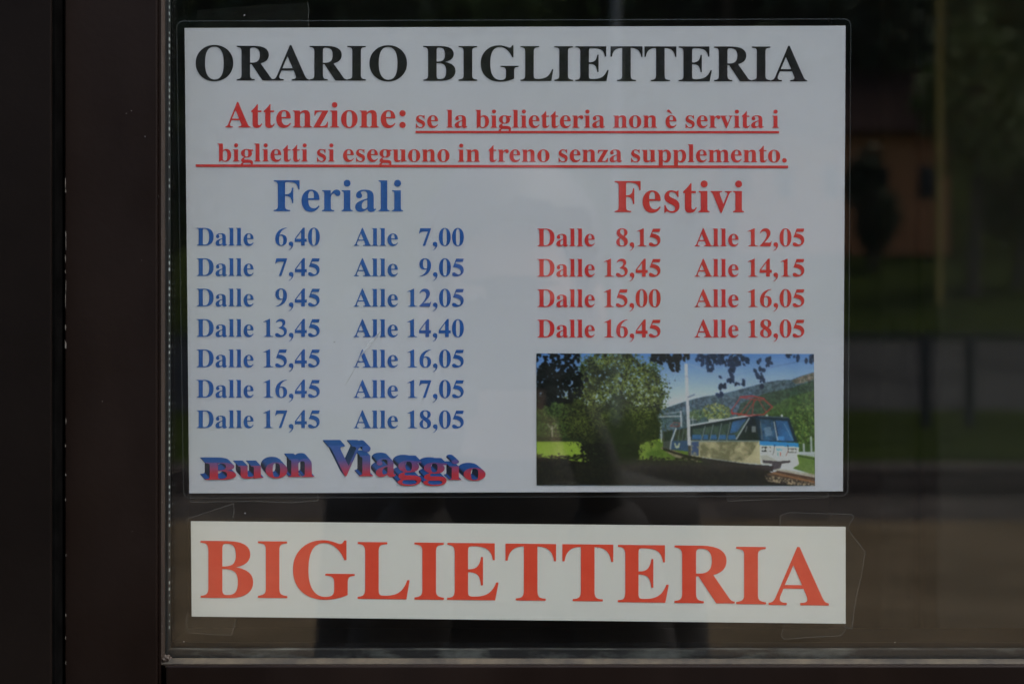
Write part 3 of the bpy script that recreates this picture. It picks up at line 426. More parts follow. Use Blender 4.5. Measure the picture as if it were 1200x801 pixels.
mesh('glazing_bead', vs, [f[::-1] for f in fs], M['bead'], win, True)
bm = bmesh.new(); box(bm, fx, XR - .046, FY + .0022, FY + .005, Z(779.6, FY), fz - .0002); from_bm('bead_lip', bm, M['bead_side'], win)
# lump of dirty sealant in the corner
bm = bmesh.new()
bmesh.ops.create_icosphere(bm, subdivisions=4, radius=1.0)
for v in bm.verts:
    v.co *= 1 + 0.35 * mnoise.noise(v.co * 2.2)
    v.co = Vector((v.co.x * 0.0026, v.co.y * 0.0020, v.co.z * 0.0020)) + Vector((X(193.5, -.003), -0.0018, Z(772.5, -.003)))
from_bm('sealant_lump', bm, M['bead_side'], win, True)

# the double glazing
gx0, gx1, gz0, gz1 = X(189), XR - .04, Z(782), ZT - .055
def pane(name, y0, y1, m):
    bm = bmesh.new(); box(bm, gx0, gx1, y0, y1, gz0, gz1); return from_bm(name, bm, m, win)
pane('outer_pane', 0.0, 0.003, M['glass'])
pane('inner_pane', 0.0085, 0.0115, M['glass_in'])
# spacer between the panes, its inner face perforated
sx, sz = X(197.2, 0.0032), Z(761, 0.0032)
bm = bmesh.new(); box(bm, gx0 + .0002, sx, 0.0032, 0.0083, gz0, gz1); sp = from_bm('spacer_bar', bm, M['spacer'], win)
bm = bmesh.new()
z = sz + .004
while z < gz1:
    y = 0.0054
    jz = rnd.uniform(.6, 1.25)
    if rnd.random() < .22: z += .0029; continue
    vv = [bm.verts.new((sx + .00006, y + (.0013 * jz) * math.cos(a), z + (.0008 * jz) * math.sin(a))) for a in [k * math.pi / 4 for k in range(8)]]
    bm.faces.new(vv); z += .0029
o = from_bm('perforation', bm, M['dot'], sp)
bm = bmesh.new(); box(bm, sx + .0002, gx1, 0.0032, 0.0083, gz0, sz); from_bm('spacer_bar', bm, M['sealant'], win)
# inside rebate of the sash behind the glass
bm = bmesh.new(); box(bm, gx0, X(201.5, .012), 0.0120, 0.05, gz0, gz1); box(bm, X(201.6, .021), gx1, 0.0122, 0.05, gz0, Z(752, .012)); from_bm('inner_gasket', bm, M['black'], win)

# chipped paint along the stile's left arris
bm = bmesh.new()
def chip(px, py, w, h, y):
    n = 9; vv = []
    for k in range(n):
        a = -2 * math.pi * k / n; r = 0.6 + 0.5 * rnd.random()
        q = P(px + w * r * math.cos(a), py + h * r * math.sin(a), y); vv.append(bm.verts.new(q))
    bm.faces.new(vv[::-1])
for py, h in ((215, 7), (224, 3), (274, 4), (285, 9), (303, 5), (318, 3), (335, 8), (352, 12), (384, 4), (404, 6), (493, 4), (522, 2.5), (556, 2), (585, 2), (650, 1.5), (720, 2), (747, 2.5), (776, 3)):
    chip(76.8 + rnd.uniform(-.2, .5), py, rnd.uniform(.35, .65) + (.5 if py == 404 else 0), h, FY - .00004)
for px, py in ((148, 133), (154, 130), (170, 160), (186, 230), (190, 538), (190, 588), (191, 640), (190, 733), (190, 742), (155, 622), (120, 470), (166, 305)):
    chip(px, py, rnd.uniform(.35, .6), rnd.uniform(.4, .9), FY - .00004)
from_bm('paint_chip', bm, M['chip'], win)['kind'] = 'stuff'

# ------------------------------------------------------------------ the fixed jamb, the wall round it, the dark room behind
jamb = thing('window_frame', 'near black fixed jamb left of the glazed sash', 'frame', (-0.25, 0, ZB - .06))
bm = bmesh.new(); box(bm, -0.31, X(60, -.02), -.02, 0.06, ZB - .06, ZT + .06, .0006); from_bm('jamb', bm, M['jamb'], jamb)
bm = bmesh.new(); box(bm, XR + .006, XR + .06, -.02, 0.06, ZB - .06, ZT + .06, .0006); from_bm('jamb', bm, M['jamb'], jamb)
bm = bmesh.new(); box(bm, X(60, -.02) + .0002, XR + .0058, -.0195, 0.06, ZB - .06, ZB - .006, .0006); from_bm('sill', bm, M['jamb'], jamb)
bm = bmesh.new(); box(bm, X(60, -.02) + .0002, XR + .0058, -.0195, 0.06, ZT + .006, ZT + .06, .0006); from_bm('head', bm, M['jamb'], jamb)
bm = bmesh.new(); box(bm, X(60, -.02) - .01, X(77) + .004, 0.045, 0.062, ZB - .02, ZT + .02); from_bm('rebate', bm, M['black'], jamb)
bm = bmesh.new(); box(bm, X(60, -.02) + .0001, X(60, -.02) + .0012, -.0185, .0449, ZB - .0055, ZT + .0055); from_bm('seal', bm, M['black'], jamb)  # added black strip standing in for the shade in the gap

M['inside_wall'] = mat('inside_wall', (0.20, 0.16, 0.105), (0.24, 0.19, 0.125), 3, 0.9, spec=0)
M['plaster'] = mat('wall_plaster', (0.38, 0.35, 0.30), (0.45, 0.42, 0.36), 4, 0.9, bump=.3, bscale=90)
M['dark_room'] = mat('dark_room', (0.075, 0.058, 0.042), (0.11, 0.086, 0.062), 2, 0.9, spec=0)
wall = thing('station_wall', 'pale plaster station wall round the window', 'wall', (0, 0, -EYE))
bm = bmesh.new(); box(bm, -4, -.31, 0, .06, -EYE, 2.2); box(bm, XR + .06, 5, 0, .06, -EYE, 2.2)
box(bm, -.31, XR + .06, 0, .06, -EYE, ZB - .06); box(bm, -.31, XR + .06, 0, .06, ZT + .06, 2.2); from_bm('wall_face', bm, M['plaster'], wall)
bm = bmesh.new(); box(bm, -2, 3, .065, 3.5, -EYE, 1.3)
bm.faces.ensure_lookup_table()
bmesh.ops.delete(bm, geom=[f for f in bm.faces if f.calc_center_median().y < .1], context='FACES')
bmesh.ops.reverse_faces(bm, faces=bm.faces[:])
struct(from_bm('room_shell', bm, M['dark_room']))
# a brown partition inside, its edge standing behind the right part of the glass
bm = bmesh.new(); box(bm, P(1099, 0, .8).x, 1.4, .8, .86, -EYE + .01, 1.28, .004)
tag(from_bm('partition', bm, M['inside_wall']), 'dim brown partition inside the room, its edge behind the right part of the glass', 'partition')
bm = bmesh.new(); box(bm, P(1032, 0, 1.1).x, P(1075, 0, 1.1).x, 1.1, 1.4, -EYE + .01, 1.28, .01)
tag(from_bm('pillar', bm, M['inside_wall']), 'dim narrow pillar inside the room, left of the partition edge', 'pillar')

# ------------------------------------------------------------------ the laminated timetable
YS = 0.0122                       # the notices hang on the inside of the glass
tt = thing('timetable_notice', 'large laminated white timetable headed ORARIO BIGLIETTERIA with a train photograph', 'notice', P(600, 578, YS))
def sheet(name, corners, y, th, m, parent, sub=1):
    bm = bmesh.new(); q = [P(px, py, y) for px, py in corners]
    prism(bm, [(v.x, v.z) for v in q][::-1], y, y + th); return from_bm(name, bm, m, parent)
sheet('paper', [(216.3, 33), (991, 30.2), (987.8, 575.2), (221.8, 577.6)], YS, .00015, M['paper'], tt)
def pouch():
    c = [(206.5, 24.3), (997.6, 21.8), (994.2, 581.2), (214.5, 583.6)]; r = 8.0; n = 6
    pts = []
    for i, (x, y) in enumerate(c):
        sx_ = 1 if i in (0, 3) else -1; sy_ = 1 if i in (0, 1) else -1
        a0 = {0: 180, 1: 270, 2: 0, 3: 90}[i]
        for k in range(n + 1):
            a = math.radians(a0 + 90 * k / n); pts.append((x + sx_ * r + r * math.cos(a), y + sy_ * r + r * math.sin(a)))
    return pts
pp = pouch()
def film_front(pts, y, m, parent, name):
    bm = bmesh.new(); bm.faces.new([bm.verts.new(P(px, py, y)) for px, py in pts][::-1])
    for f in bm.faces:
        f.normal_update()
        if f.normal.y > 0: f.normal_flip()
    return from_bm(name, bm, m, parent)
film_front(pp, YS - .0005, M['film'], tt, 'laminating_film')
bm = bmesh.new()
ins = lambda p, t: (p[0] + (600 - p[0]) / abs(600 - p[0]) * t, p[1] + (302 - p[1]) / abs(302 - p[1]) * t)
n = len(pp); a = [bm.verts.new(P(*p, YS - .00052)) for p in pp]; b = [bm.verts.new(P(*ins(p, 1.1), YS - .00056)) for p in pp]
c = [bm.verts.new(P(*p, YS + .0003)) for p in pp]
for i in range(n):
    j = (i + 1) % n; bm.faces.new((a[i], a[j], b[j], b[i])); bm.faces.new((c[i], c[j], a[j], a[i]))
for f in bm.faces:
    f.normal_update()
    if f.normal.y > 0: f.normal_flip()
from_bm('film_edge', bm, M['film_edge'], tt)

# a crease in the film, its light streak painted in whitish, from beside the times up towards the middle
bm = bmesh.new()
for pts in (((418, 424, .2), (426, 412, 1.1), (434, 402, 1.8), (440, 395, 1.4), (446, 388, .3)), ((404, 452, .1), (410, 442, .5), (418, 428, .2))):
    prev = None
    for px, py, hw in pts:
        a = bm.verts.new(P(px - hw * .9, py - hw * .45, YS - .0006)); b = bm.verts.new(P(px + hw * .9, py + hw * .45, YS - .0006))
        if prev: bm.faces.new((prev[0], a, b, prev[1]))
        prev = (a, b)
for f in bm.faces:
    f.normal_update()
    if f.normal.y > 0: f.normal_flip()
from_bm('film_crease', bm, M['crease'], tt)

lettering('heading_lettering', [('ORARIO', 229.3, 477, 94.3, 94.7, 40.6), ('BIGLIETTERIA', 496, 946, 94.8, 95.6, 40.8)], M['black_ink'], tt, 'large black heading ORARIO BIGLIETTERIA')
lettering('notice_lettering', [('Attenzione:', 264, 475.4, 149.4, 149.6, 29.2), ('se la biglietteria non è servita i', 487.5, 912.7, 149.7, 149.9, 20.9),
          ('biglietti si eseguono in treno senza supplemento.', 255, 922, 189.2, 190.2, 20.9)], M['red_ink'], tt, 'red underlined warning text',
          rules=[(487, 153.4, 913, 153.6, 2.7), (229.3, 192.6, 923.6, 194.1, 3.0)])
lettering('weekday_heading', [('Feriali', 320.7, 472.3, 247.4, 247.6, 36.2)], M['blue_ink'], tt, 'blue heading Feriali')
lettering('holiday_heading', [('Festivi', 720.2, 872, 248.5, 248.7, 36.4)], M['red_ink'], tt, 'red heading Festivi')
CH = 20.7
def numbox(s, right):      # left ink edge of a time printed at the column's size
    lo, hi = ink_box(s); return right - (hi - lo) * 0.0455 * 1.005
runs = []
for i, (a_, b_) in enumerate((('6,40', '7,00'), ('7,45', '9,05'), ('9,45', '12,05'), ('13,45', '14,40'), ('15,45', '16,05'), ('16,45', '17,05'), ('17,45', '18,05'))):
    y = 287.7 + 35.57 * i
    runs += [('Dalle', 230.3, 297.2, y, y, CH), (a_, numbox(a_, 374.8), 374.8, y, y + .1, CH), ('Alle', 414.4, 466.3, y + .3, y + .3, CH), (b_, numbox(b_, 543.6), 543.6, y + .3, y + .4, CH)]
lettering('weekday_times', runs, M['blue_ink'], tt, 'blue columns of opening times')
runs = []
for i, (a_, b_) in enumerate((('8,15', '12,05'), ('13,45', '14,15'), ('15,00', '16,05'), ('16,45', '18,05'))):
    y = 288.5 + 35.55 * i
    runs += [('Dalle', 629.6, 697, y, y, CH), (a_, numbox(a_, 774.2), 774.2, y, y + .1, CH), ('Alle', 813.9, 865.5, y, y, CH), (b_, numbox(b_, 942.7), 942.7, y, y, CH)]
lettering('holiday_times', runs, M['red_ink'], tt, 'red columns of opening times')

# the slanting block letters of the farewell: red and blue faces, dark sides running back to the upper left
WA = [('B', 240.5, 276.7, 541.7, 561.7, -6.0, -6.2), ('u', 279, 308.8, 545.3, 560.5, -5.8, -6.2), ('o', 311.2, 336.7, 541.2, 560, -5.6, -6.4), ('n', 338.5, 368.3, 536.8, 558.5, -5.4, -6.4),
      ('V', 384, 425, 521.5, 557.6, -5.6, -6.4), ('i', 421.5, 437, 521.5, 557.6, -6, -6.2), ('a', 440.5, 464, 536.3, 558.6, -6, -6.4), ('g', 466, 493.5, 539, 568.8, -6.4, -6.6),
      ('g', 496, 523.5, 541.5, 569, -6.4, -6.2), ('i', 526.5, 540.5, 538, 561.9, -6.4, -5.8), ('o', 543.3, 569, 547.8, 562.8, -7.2, -6)]
fv, ff, sv, sf, sc = [], [], [], [], []
for ch, x0, x1, y0, y1, ox, oy in WA:
    pts = [p for lp in GL[ch][1] for p in lp]
    bx0, bx1 = min(p[0] for p in pts), max(p[0] for p in pts); by0, by1 = min(p[1] for p in pts), max(p[1] for p in pts)
    tr = lambda p: (x0 + (p[0] - bx0) / (bx1 - bx0) * (x1 - x0), y1 - (p[1] - by0) / (by1 - by0) * (y1 - y0))
    v2, f2 = filled(ch); b = len(fv); fv += [P(*tr(p), YS - .00034) for p in v2]; ff += [tuple(b + k for k in f) for f in f2]
    for lp in GL[ch][1]:
        q = [tr(p) for p in lp]; n = len(q)
        for i in range(n):
            (ax_, ay_), (bx_, by_) = q[i], q[(i + 1) % n]
            dx, dy = bx_ - ax_, by_ - ay_; L_ = math.hypot(dx, dy)
            if L_ < 1e-6: continue
            up = abs(dx) / L_
            b = len(sv)
            sv += [P(ax_, ay_, YS - .00033), P(bx_, by_, YS - .00033), P(bx_ + ox, by_ + oy, YS - .00006), P(ax_ + ox, ay_ + oy, YS - .00006)]
            sf.append((b, b+1, b+2, b+3))
            t = max(0, min(1, (up - .25) / .5)); c0, c1 = (0.010, 0.018, 0.045), (0.016, 0.095, 0.36)
            sc += [tuple(u + (v - u) * t for u, v in zip(c0, c1))] * 4
def front_facing(o):
    bm = bmesh.new(); bm.from_mesh(o.data)
    for f in bm.faces:
        f.normal_update()
        if f.normal.y > 0: f.normal_flip()
    bm.to_mesh(o.data); bm.free()
fo = mesh('farewell_lettering', fv, ff, M['wordart_face'], tt); front_facing(fo); fo['label'] = 'block letters Buon Viaggio shading from blue to red'
me = bpy.data.meshes.new('letter_sides'); me.from_pydata([tuple(v) for v in sv], [], sf)
at = me.attributes.new('ink', 'FLOAT_COLOR', 'POINT'); at.data.foreach_set('color', np.array([(*c, 1) for c in sc], dtype=np.float32).ravel())
so_ = link_mesh('letter_sides', me, M['wordart_side'], fo)

# ------------------------------------------------------------------ the photograph printed on the timetable: flat ink colours on a fine grid
def picture():
    W, H = 543, 258
    img = np.zeros((H, W, 3)); yy, xx = np.mgrid[0:H, 0:W]
    U = xx / (W - 1) * 1086 + 62.0; V = yy / (H - 1) * 516 + 47.0     # sketch units
    rs = np.random.RandomState(11)
    def smooth(sc, oct=3):
        t = np.zeros((H, W)); amp = 1; tot = 0
        for k in range(oct):
            s = max(1.5, sc / 2 ** k); gh, gw = int(H / s) + 3, int(W / s) + 3; g = rs.rand(gh, gw)
            fy, fx = yy / s, xx / s; iy, ix = fy.astype(int), fx.astype(int); ty, tx = fy - iy, fx - ix
            t += amp * ((g[iy, ix] * (1 - tx) + g[iy, ix + 1] * tx) * (1 - ty) + (g[iy + 1, ix] * (1 - tx) + g[iy + 1, ix + 1] * tx) * ty); tot += amp; amp *= .6
        t /= tot; return np.clip((t - .5) * 2.0 + .5, 0, 1)
    def inside(poly):
        m = np.zeros((H, W), bool); n = len(poly)
        for i in range(n):
            (x0, y0), (x1, y1) = poly[i], poly[(i + 1) % n]
            if y0 == y1: continue
            c = ((y0 > V) != (y1 > V)) & (U < (x1 - x0) * (V - y0) / (y1 - y0) + x0); m ^= c
        return m
    def fill(poly, c, a=1.0, c2=None, nz=None):
        m = inside(poly); col = np.array(c, float)
        if c2 is not None: t = (nz if nz is not None else smooth(8))[m][:, None]; col = col * (1 - t) + np.array(c2, float) * t
        img[m] = img[m] * (1 - a) + col * a
    def line(p, q, wd, c, a=1.0):
        (x0, y0), (x1, y1) = p, q; dx, dy = x1 - x0, y1 - y0; L2 = dx * dx + dy * dy
        t = np.clip(((U - x0) * dx + (V - y0) * dy) / L2, 0, 1); d = np.hypot(U - x0 - t * dx, V - y0 - t * dy)
        k = (np.clip((wd / 2 + 1 - d) / 1.6, 0, 1) * a)[..., None]; img[:] = img * (1 - k) + np.array(c, float) * k
    def blob(x, y, r, c, sq=1.0, ang=0.0, a=1.0):
        i0, i1 = int((x - 62 - 2 * r) / 2) - 1, int((x - 62 + 2 * r) / 2) + 2; j0, j1 = int((y - 47 - 2 * r) / 2) - 1, int((y - 47 + 2 * r) / 2) + 2
        i0, j0 = max(0, i0), max(0, j0)
        if i1 <= i0 or j1 <= j0: return
        u, v = U[j0:j1, i0:i1] - x, V[j0:j1, i0:i1] - y; ca, sa = math.cos(ang), math.sin(ang)
        p, q = u * ca + v * sa, (-u * sa + v * ca) / sq
        m = (np.abs(p) / r) ** 1.5 + (np.abs(q) / r) ** 1.5 < 1; img[j0:j1, i0:i1][m] = img[j0:j1, i0:i1][m] * (1 - a) + np.array(c, float) * a
    def leaves(n, cx, cy, rx, ry, cols, r0, r1, test=None):
        for _ in range(n):
            t = 2 * math.pi * rs.rand(); q = math.sqrt(rs.rand()); x, y = cx + rx * q * math.cos(t), cy + ry * q * math.sin(t)
            if test is None or test(x, y): blob(x, y, r0 + (r1 - r0) * rs.rand(), np.array(cols[rs.randint(len(cols))]) * (0.8 + .4 * rs.rand()), .55, rs.rand() * 3.1)
    # sky
    t = np.clip((V - 47) / 200, 0, 1)[..., None]; img[:] = np.array([72, 112, 166]) * (1 - t) + np.array([172, 182, 190]) * t
    t = np.clip((620 - U) / 500, 0, 1)[..., None] * .35; img[:] = img * (1 - t) + np.array([62, 104, 165]) * t
    # hills
    n1, n2 = smooth(26, 4), smooth(7, 3)
    hill = [(520, 275), (600, 248), (660, 228), (720, 214), (790, 203), (850, 188), (910, 172), (960, 158), (1010, 150), (1060, 148), (1100, 132), (1150, 117), (1150, 430), (520, 430)]
    fill(hill, (72, 90, 108), 1, (54, 72, 74), n1)
    fill([(860, 240), (960, 200), (1060, 180), (1150, 150), (1150, 430), (800, 430)], (52, 72, 56), .8, (40, 60, 34), n1)
    fill([(1060, 152), (1100, 134), (1150, 119), (1150, 146), (1105, 160), (1075, 165)], (120, 104, 90), .9, (84, 88, 70), n2)
    fill([(940, 300), (990, 250), (1050, 215), (1150, 190), (1150, 430), (940, 430)], (46, 68, 34), .9, (66, 88, 38), n2)
    leaves(500, 1110, 320, 60, 80, [(66, 88, 40), (88, 106, 48), (44, 62, 32)], 3, 7)
    leaves(260, 765, 275, 58, 34, [(110, 118, 70), (92, 104, 62), (124, 128, 78), (78, 92, 54)], 3, 6)
    leaves(120, 690, 285, 30, 20, [(82, 96, 66), (66, 84, 62)], 3, 6)
    # meadow and path
    fill([(62, 380), (700, 380), (700, 563), (62, 563)], (104, 132, 32), 1, (122, 146, 46), smooth(40, 3))
    fill([(440, 392), (560, 388), (660, 430), (720, 470), (440, 470)], (104, 124, 46), 1, (66, 88, 28), smooth(14, 2))
    fill([(545, 415), (560, 408), (600, 425), (690, 462), (690, 475), (600, 450)], (128, 116, 92), 1, (100, 92, 72), n2)
    grain = smooth(3.2, 2)[..., None]; veg = (inside(hill) & ((V < 400) & (U > 520)))[..., None]; img[:] = np.where(veg, img * (.76 + .46 * grain), img)
    # trees at the back left
    fill([(62, 225), (250, 225), (250, 388), (62, 388)], (34, 50, 22), 1, (52, 70, 30), n2)
    leaves(650, 140, 295, 90, 75, [(52, 70, 34), (70, 88, 42), (28, 40, 20), (38, 54, 26)], 3, 7)
    line((123, 330), (124, 390), 4, (128, 124, 108)); line((123, 345), (105, 322), 3, (120, 118, 104)); line((124, 342), (142, 325), 2.5, (120, 118, 104))
    fill([(62, 372), (235, 376), (235, 391), (62, 391)], (24, 34, 16), .8)
    # the train behind, then the front car
    fill([(553, 352), (604, 341), (604, 424), (580, 424), (556, 412)], (58, 62, 60))
    fill([(560, 352), (598, 346), (590, 386), (560, 390)], (30, 40, 34))
    fill([(596, 344), (662, 331), (664, 430), (585, 420)], (44, 66, 96))
    fill([(606, 345), (660, 333), (660, 385), (596, 388)], (30, 36, 34), 1, (58, 68, 50), n2)
    for x in (618, 634, 648): line((x + 4, 342), (x - 4, 386), 2.2, (84, 92, 92))
    line((607, 340), (588, 388), 4.5, (172, 176, 178)); line((588, 388), (584, 420), 4, (150, 156, 160))
    fill([(600, 396), (604, 396), (610, 410), (618, 396), (622, 396), (620, 412), (610, 418), (602, 412)], (150, 156, 130))
    fill([(735, 302), (835, 300), (835, 312), (735, 316)], (150, 152, 150))
    fill([(660, 328), (835, 297), (915, 285), (930, 290), (932, 390), (664, 390)], (26, 34, 40))
    line((664, 327), (835, 297), 5, (176, 180, 184)); line((835, 297), (915, 286), 5, (184, 188, 192))
    fill([(664, 386), (932, 386), (940, 478), (880, 474), (760, 458), (664, 446)], (172, 162, 126), 1, (154, 144, 112), smooth(20, 2))
    fill([(700, 388), (930, 388), (900, 440), (860, 472), (760, 458), (700, 448)], (84, 82, 58), .8, (158, 148, 114), np.clip((smooth(12, 3) - .3) * 1.6, 0, 1))
    fill([(664, 392), (698, 388), (696, 446), (664, 444)], (44, 62, 106), .9, (120, 116, 96), np.clip((n2 - .5) * 3, 0, 1))
    line((697, 388), (695, 446), 2, (116, 108, 84))
    for x0, x1, xb0, xb1 in ((672, 718, 668, 706), (724, 748, 712, 733), (755, 781, 739, 766), (788, 816, 772, 803), (823, 884, 809, 840)):
        y0 = 297 + (915 - x0) * .16 + 6; y1 = 297 + (915 - x1) * .16 + 6
        fill([(x0, y0), (x1, y1), (xb1, 384), (xb0, 384)], (38, 52, 52), 1, (62, 78, 66), n2)
        fill([(xb0 + 3, 364), (xb1 - 1, 364), (xb1, 382), (xb0, 382)], (42, 88, 146), .75)
    fill([(828, 312), (884, 300), (846, 352), (816, 358)], (52, 100, 158), .8, (44, 70, 110), n2)
    for x in (721, 752, 785, 819): line((x, 330 - (x - 721) * .16), (x - 14, 384), 2.6, (116, 126, 126))
    line((893, 298), (842, 380), 4, (168, 174, 176))
    fill([(886, 322), (898, 300), (922, 294), (926, 384), (856, 384)], (24, 30, 36)); fill([(903, 330), (918, 330), (918, 354), (903, 354)], (116, 122, 124), .8); line((884, 330), (878, 352), 3, (160, 164, 164), .7)
    # front
    fill([(915, 287), (1045, 293), (1050, 300), (1082, 392), (932, 388), (922, 330)], (22, 36, 54))
    fill([(934, 303), (984, 306), (1002, 386), (938, 384)], (48, 84, 118), 1, (30, 50, 74), n2)
    fill([(995, 307), (1042, 309), (1068, 388), (1008, 386)], (44, 92, 142), 1, (34, 62, 98), n1)
    fill([(1000, 370), (1028, 370), (1028, 386), (1003, 386)], (60, 120, 180), .8); fill([(950, 335), (975, 330), (985, 365), (955, 370)], (130, 150, 170), .45)
    line((990, 312), (1003, 384), 3, (176, 182, 188)); line((1030, 320), (1062, 382), 3, (120, 140, 160), .6); line((936, 312), (944, 382), 4, (92, 92, 96), .7)
    fill([(932, 386), (1084, 395), (1086, 411), (934, 404)], (40, 116, 178))
    line((664, 389), (932, 387), 4, (70, 104, 124), .6)
    fill([(934, 404), (1086, 411), (1084, 480), (1076, 487), (944, 478), (936, 470)], (196, 197, 190), 1, (204, 205, 200), n1)
    fill([(934, 445), (960, 440), (1000, 462), (1000, 482), (944, 478)], (120, 116, 104), .6)
    for a0 in ((941, 409, 977, 430), (1044, 415, 1077, 434)):
        x0, y0, x1, y1 = a0; fill([(x0, y0), (x1, y0 + 1), (x1, y1), (x0, y1 - 1)], (30, 32, 36))
    for x, y in ((948, 419), (1051, 424), (1069, 425)): blob(x, y, 7, (188, 188, 180))
    blob(967, 420, 10, (216, 210, 190)); blob(1060, 425, 7, (150, 146, 140))
    line((992, 402), (988, 430), 2.4, (30, 32, 34)); line((988, 430), (983, 442), 2.4, (40, 40, 42)); line((1043, 403), (1044, 425), 2.4, (30, 32, 34)); line((1044, 425), (1035, 446), 2.6, (90, 40, 40))
    for p, q in (((999, 414), (1001, 426)), ((999, 414), (1008, 426)), ((1008, 426), (1009, 415)), ((1012, 416), (1016, 426)), ((1016, 426), (1022, 416))): line(p, q, 2.2, (46, 118, 180))
    line((1004, 432), (1004, 445), 4, (64, 120, 120)); line((1014, 432), (1014, 445), 4, (184, 60, 50))
    fill([(944, 462), (1000, 466), (1052, 462), (1052, 472), (1020, 476), (1010, 500), (985, 500), (980, 476), (944, 472)], (56, 50, 56))
    for x in (962, 1020): blob(x, 288, 5, (170, 172, 172))
    line((930, 290), (1046, 296), 3, (70, 84, 96))
    # pantograph
    RED = (160, 50, 48)
    for p, q, wd in (((858, 216), (905, 212), 5), ((905, 212), (952, 222), 5), ((866, 219), (945, 228), 3), ((858, 220), (824, 268), 3), ((824, 268), (830, 284), 4), ((950, 224), (984, 254), 4), ((984, 254), (950, 284), 4), ((905, 222), (852, 290), 2.5), ((912, 226), (905, 284), 2.5), ((920, 226), (880, 282), 2.5), ((824, 278), (890, 288), 5), ((890, 288), (950, 284), 4), ((930, 226), (960, 275), 2)): line(p, q, wd, RED, .9)
    for p, q, wd in (((585, 328), (600, 316), 3), ((600, 316), (622, 318), 3), ((585, 330), (620, 330), 4), ((622, 318), (618, 330), 3)): line(p, q, wd, (120, 62, 60), .8)
    # mast, brackets, wires
    fill([(642, 86), (653, 86), (662, 330), (666, 472), (655, 472), (651, 330)], (164, 166, 172)); line((643, 90), (653, 400), 3, (186, 188, 192), .5); fill([(654, 405), (664, 405), (666, 474), (656, 474)], (52, 46, 44), .9)
    line((655, 217), (680, 207), 4, (90, 96, 104)); line((640, 136), (656, 136), 3, (120, 124, 132), .8)
    line((655, 86), (770, 130), 2, (150, 156, 164), .55); line((980, 100), (1148, 64), 1.8, (70, 84, 104), .6); line((790, 140), (980, 100), 1.8, (90, 104, 124), .45); line((540, 290), (652, 268), 1.8, (140, 148, 158), .6); line((680, 208), (840, 220), 1.6, (130, 138, 146), .5)
    line((540, 293), (628, 291), 4, (166, 168, 170), .9); line((626, 272), (628, 330), 5, (160, 162, 166)); line((560, 280), (626, 274), 2, (160, 164, 168), .7); line((547, 318), (550, 392), 4, (158, 162, 158)); line((672, 292), (673, 322), 3, (150, 154, 160), .8); line((662, 304), (686, 304), 3, (150, 154, 160), .8)
    # foreground shade, rails, ballast, verge
    fill([(62, 452), (130, 456), (240, 470), (330, 468), (470, 462), (640, 466), (700, 470), (760, 464), (880, 478), (960, 500), (1010, 530), (1150, 556), (1150, 563), (62, 563)], (5, 7, 4), 1, (26, 27, 12), smooth(4, 3))
    fill([(556, 414), (600, 430), (664, 446), (760, 460), (880, 476), (985, 484), (985, 506), (900, 500), (760, 482), (640, 450), (556, 424)], (22, 18, 16), .95)
    fill([(1078, 440), (1150, 436), (1150, 520), (1060, 494), (1086, 478)], (72, 98, 36), 1, (94, 116, 52), n2)
    fill([(1086, 432), (1150, 428), (1150, 450), (1088, 440)], (150, 154, 160), .9); line((1086, 445), (1150, 458), 4, (36, 44, 34), .8)
    for x, h in ((1105, 400), (1134, 372)): line((x, h), (x + 1, 432), 7, (158, 162, 168), .85)
    fill([(985, 500), (1010, 494), (1150, 517), (1150, 531)], (164, 160, 146), 1, (128, 120, 102), n2)
    fill([(960, 515), (1000, 505), (1150, 532), (1150, 562), (1060, 556), (960, 534)], (96, 72, 50), 1, (58, 44, 34), n2)
    line((985, 512), (1150, 548), 6, (126, 86, 56)); line((1000, 505), (1150, 533), 4, (60, 40, 32))
    st = smooth(2.2, 1); m = inside([(950, 520), (1010, 528), (1150, 552), (1150, 563), (1075, 560), (960, 545)]); img[m] = (np.array([96, 84, 66]) * (.35 + 1.2 * st[m][:, None]))
    # the big round tree
    def crown(x, y): return True
    tree = [(262, 60), (300, 47), (430, 47), (470, 80), (520, 105), (545, 150), (560, 205), (555, 255), (530, 290), (545, 330), (540, 380), (470, 395), (455, 430), (450, 475), (270, 475), (262, 440), (240, 400), (180, 370), (160, 300), (180, 230), (225, 180), (235, 110)]
    mk = inside(tree); holes = smooth(5, 2); mk2 = mk & ~((holes > .66) & (V < 250)); img[mk2] = np.array([18, 25, 11])
    dark = lambda x, y: inside_pt(tree, x, y)
    def inside_pt(poly, x, y):
        r = False
        for (x0, y0), (x1, y1) in zip(poly, poly[1:] + poly[:1]):
            if (y0 > y) != (y1 > y) and x < (x1 - x0) * (y - y0) / (y1 - y0) + x0: r = not r
        return r
    cl = smooth(17, 3)
    for _ in range(11000):
        x, y = rs.uniform(150, 580), rs.uniform(44, 480)
        if not inside_pt(tree, x + rs.normal(0, 19), y + rs.normal(0, 17)): continue
        lit = (1 - np.clip((y - 180) / 290, 0, 1)) * (.2 + 1.3 * cl[min(H - 1, max(0, int((y - 47) / 2))), max(0, min(W - 1, int((x - 62) / 2)))]) + .07
        lit *= rs.uniform(.4, 1.15)
        lit *= 1 - .82 * math.exp(-((x - 385) / 95) ** 2 - ((y - 405) / 95) ** 2)
        lit = float(np.clip(lit, 0, 1)); c = np.array([17, 23, 10]) * (1 - lit) + np.array([100, 112, 42]) * lit
        blob(x, y, rs.uniform(2.0, 4.5), c, .6, rs.rand() * 3.1)
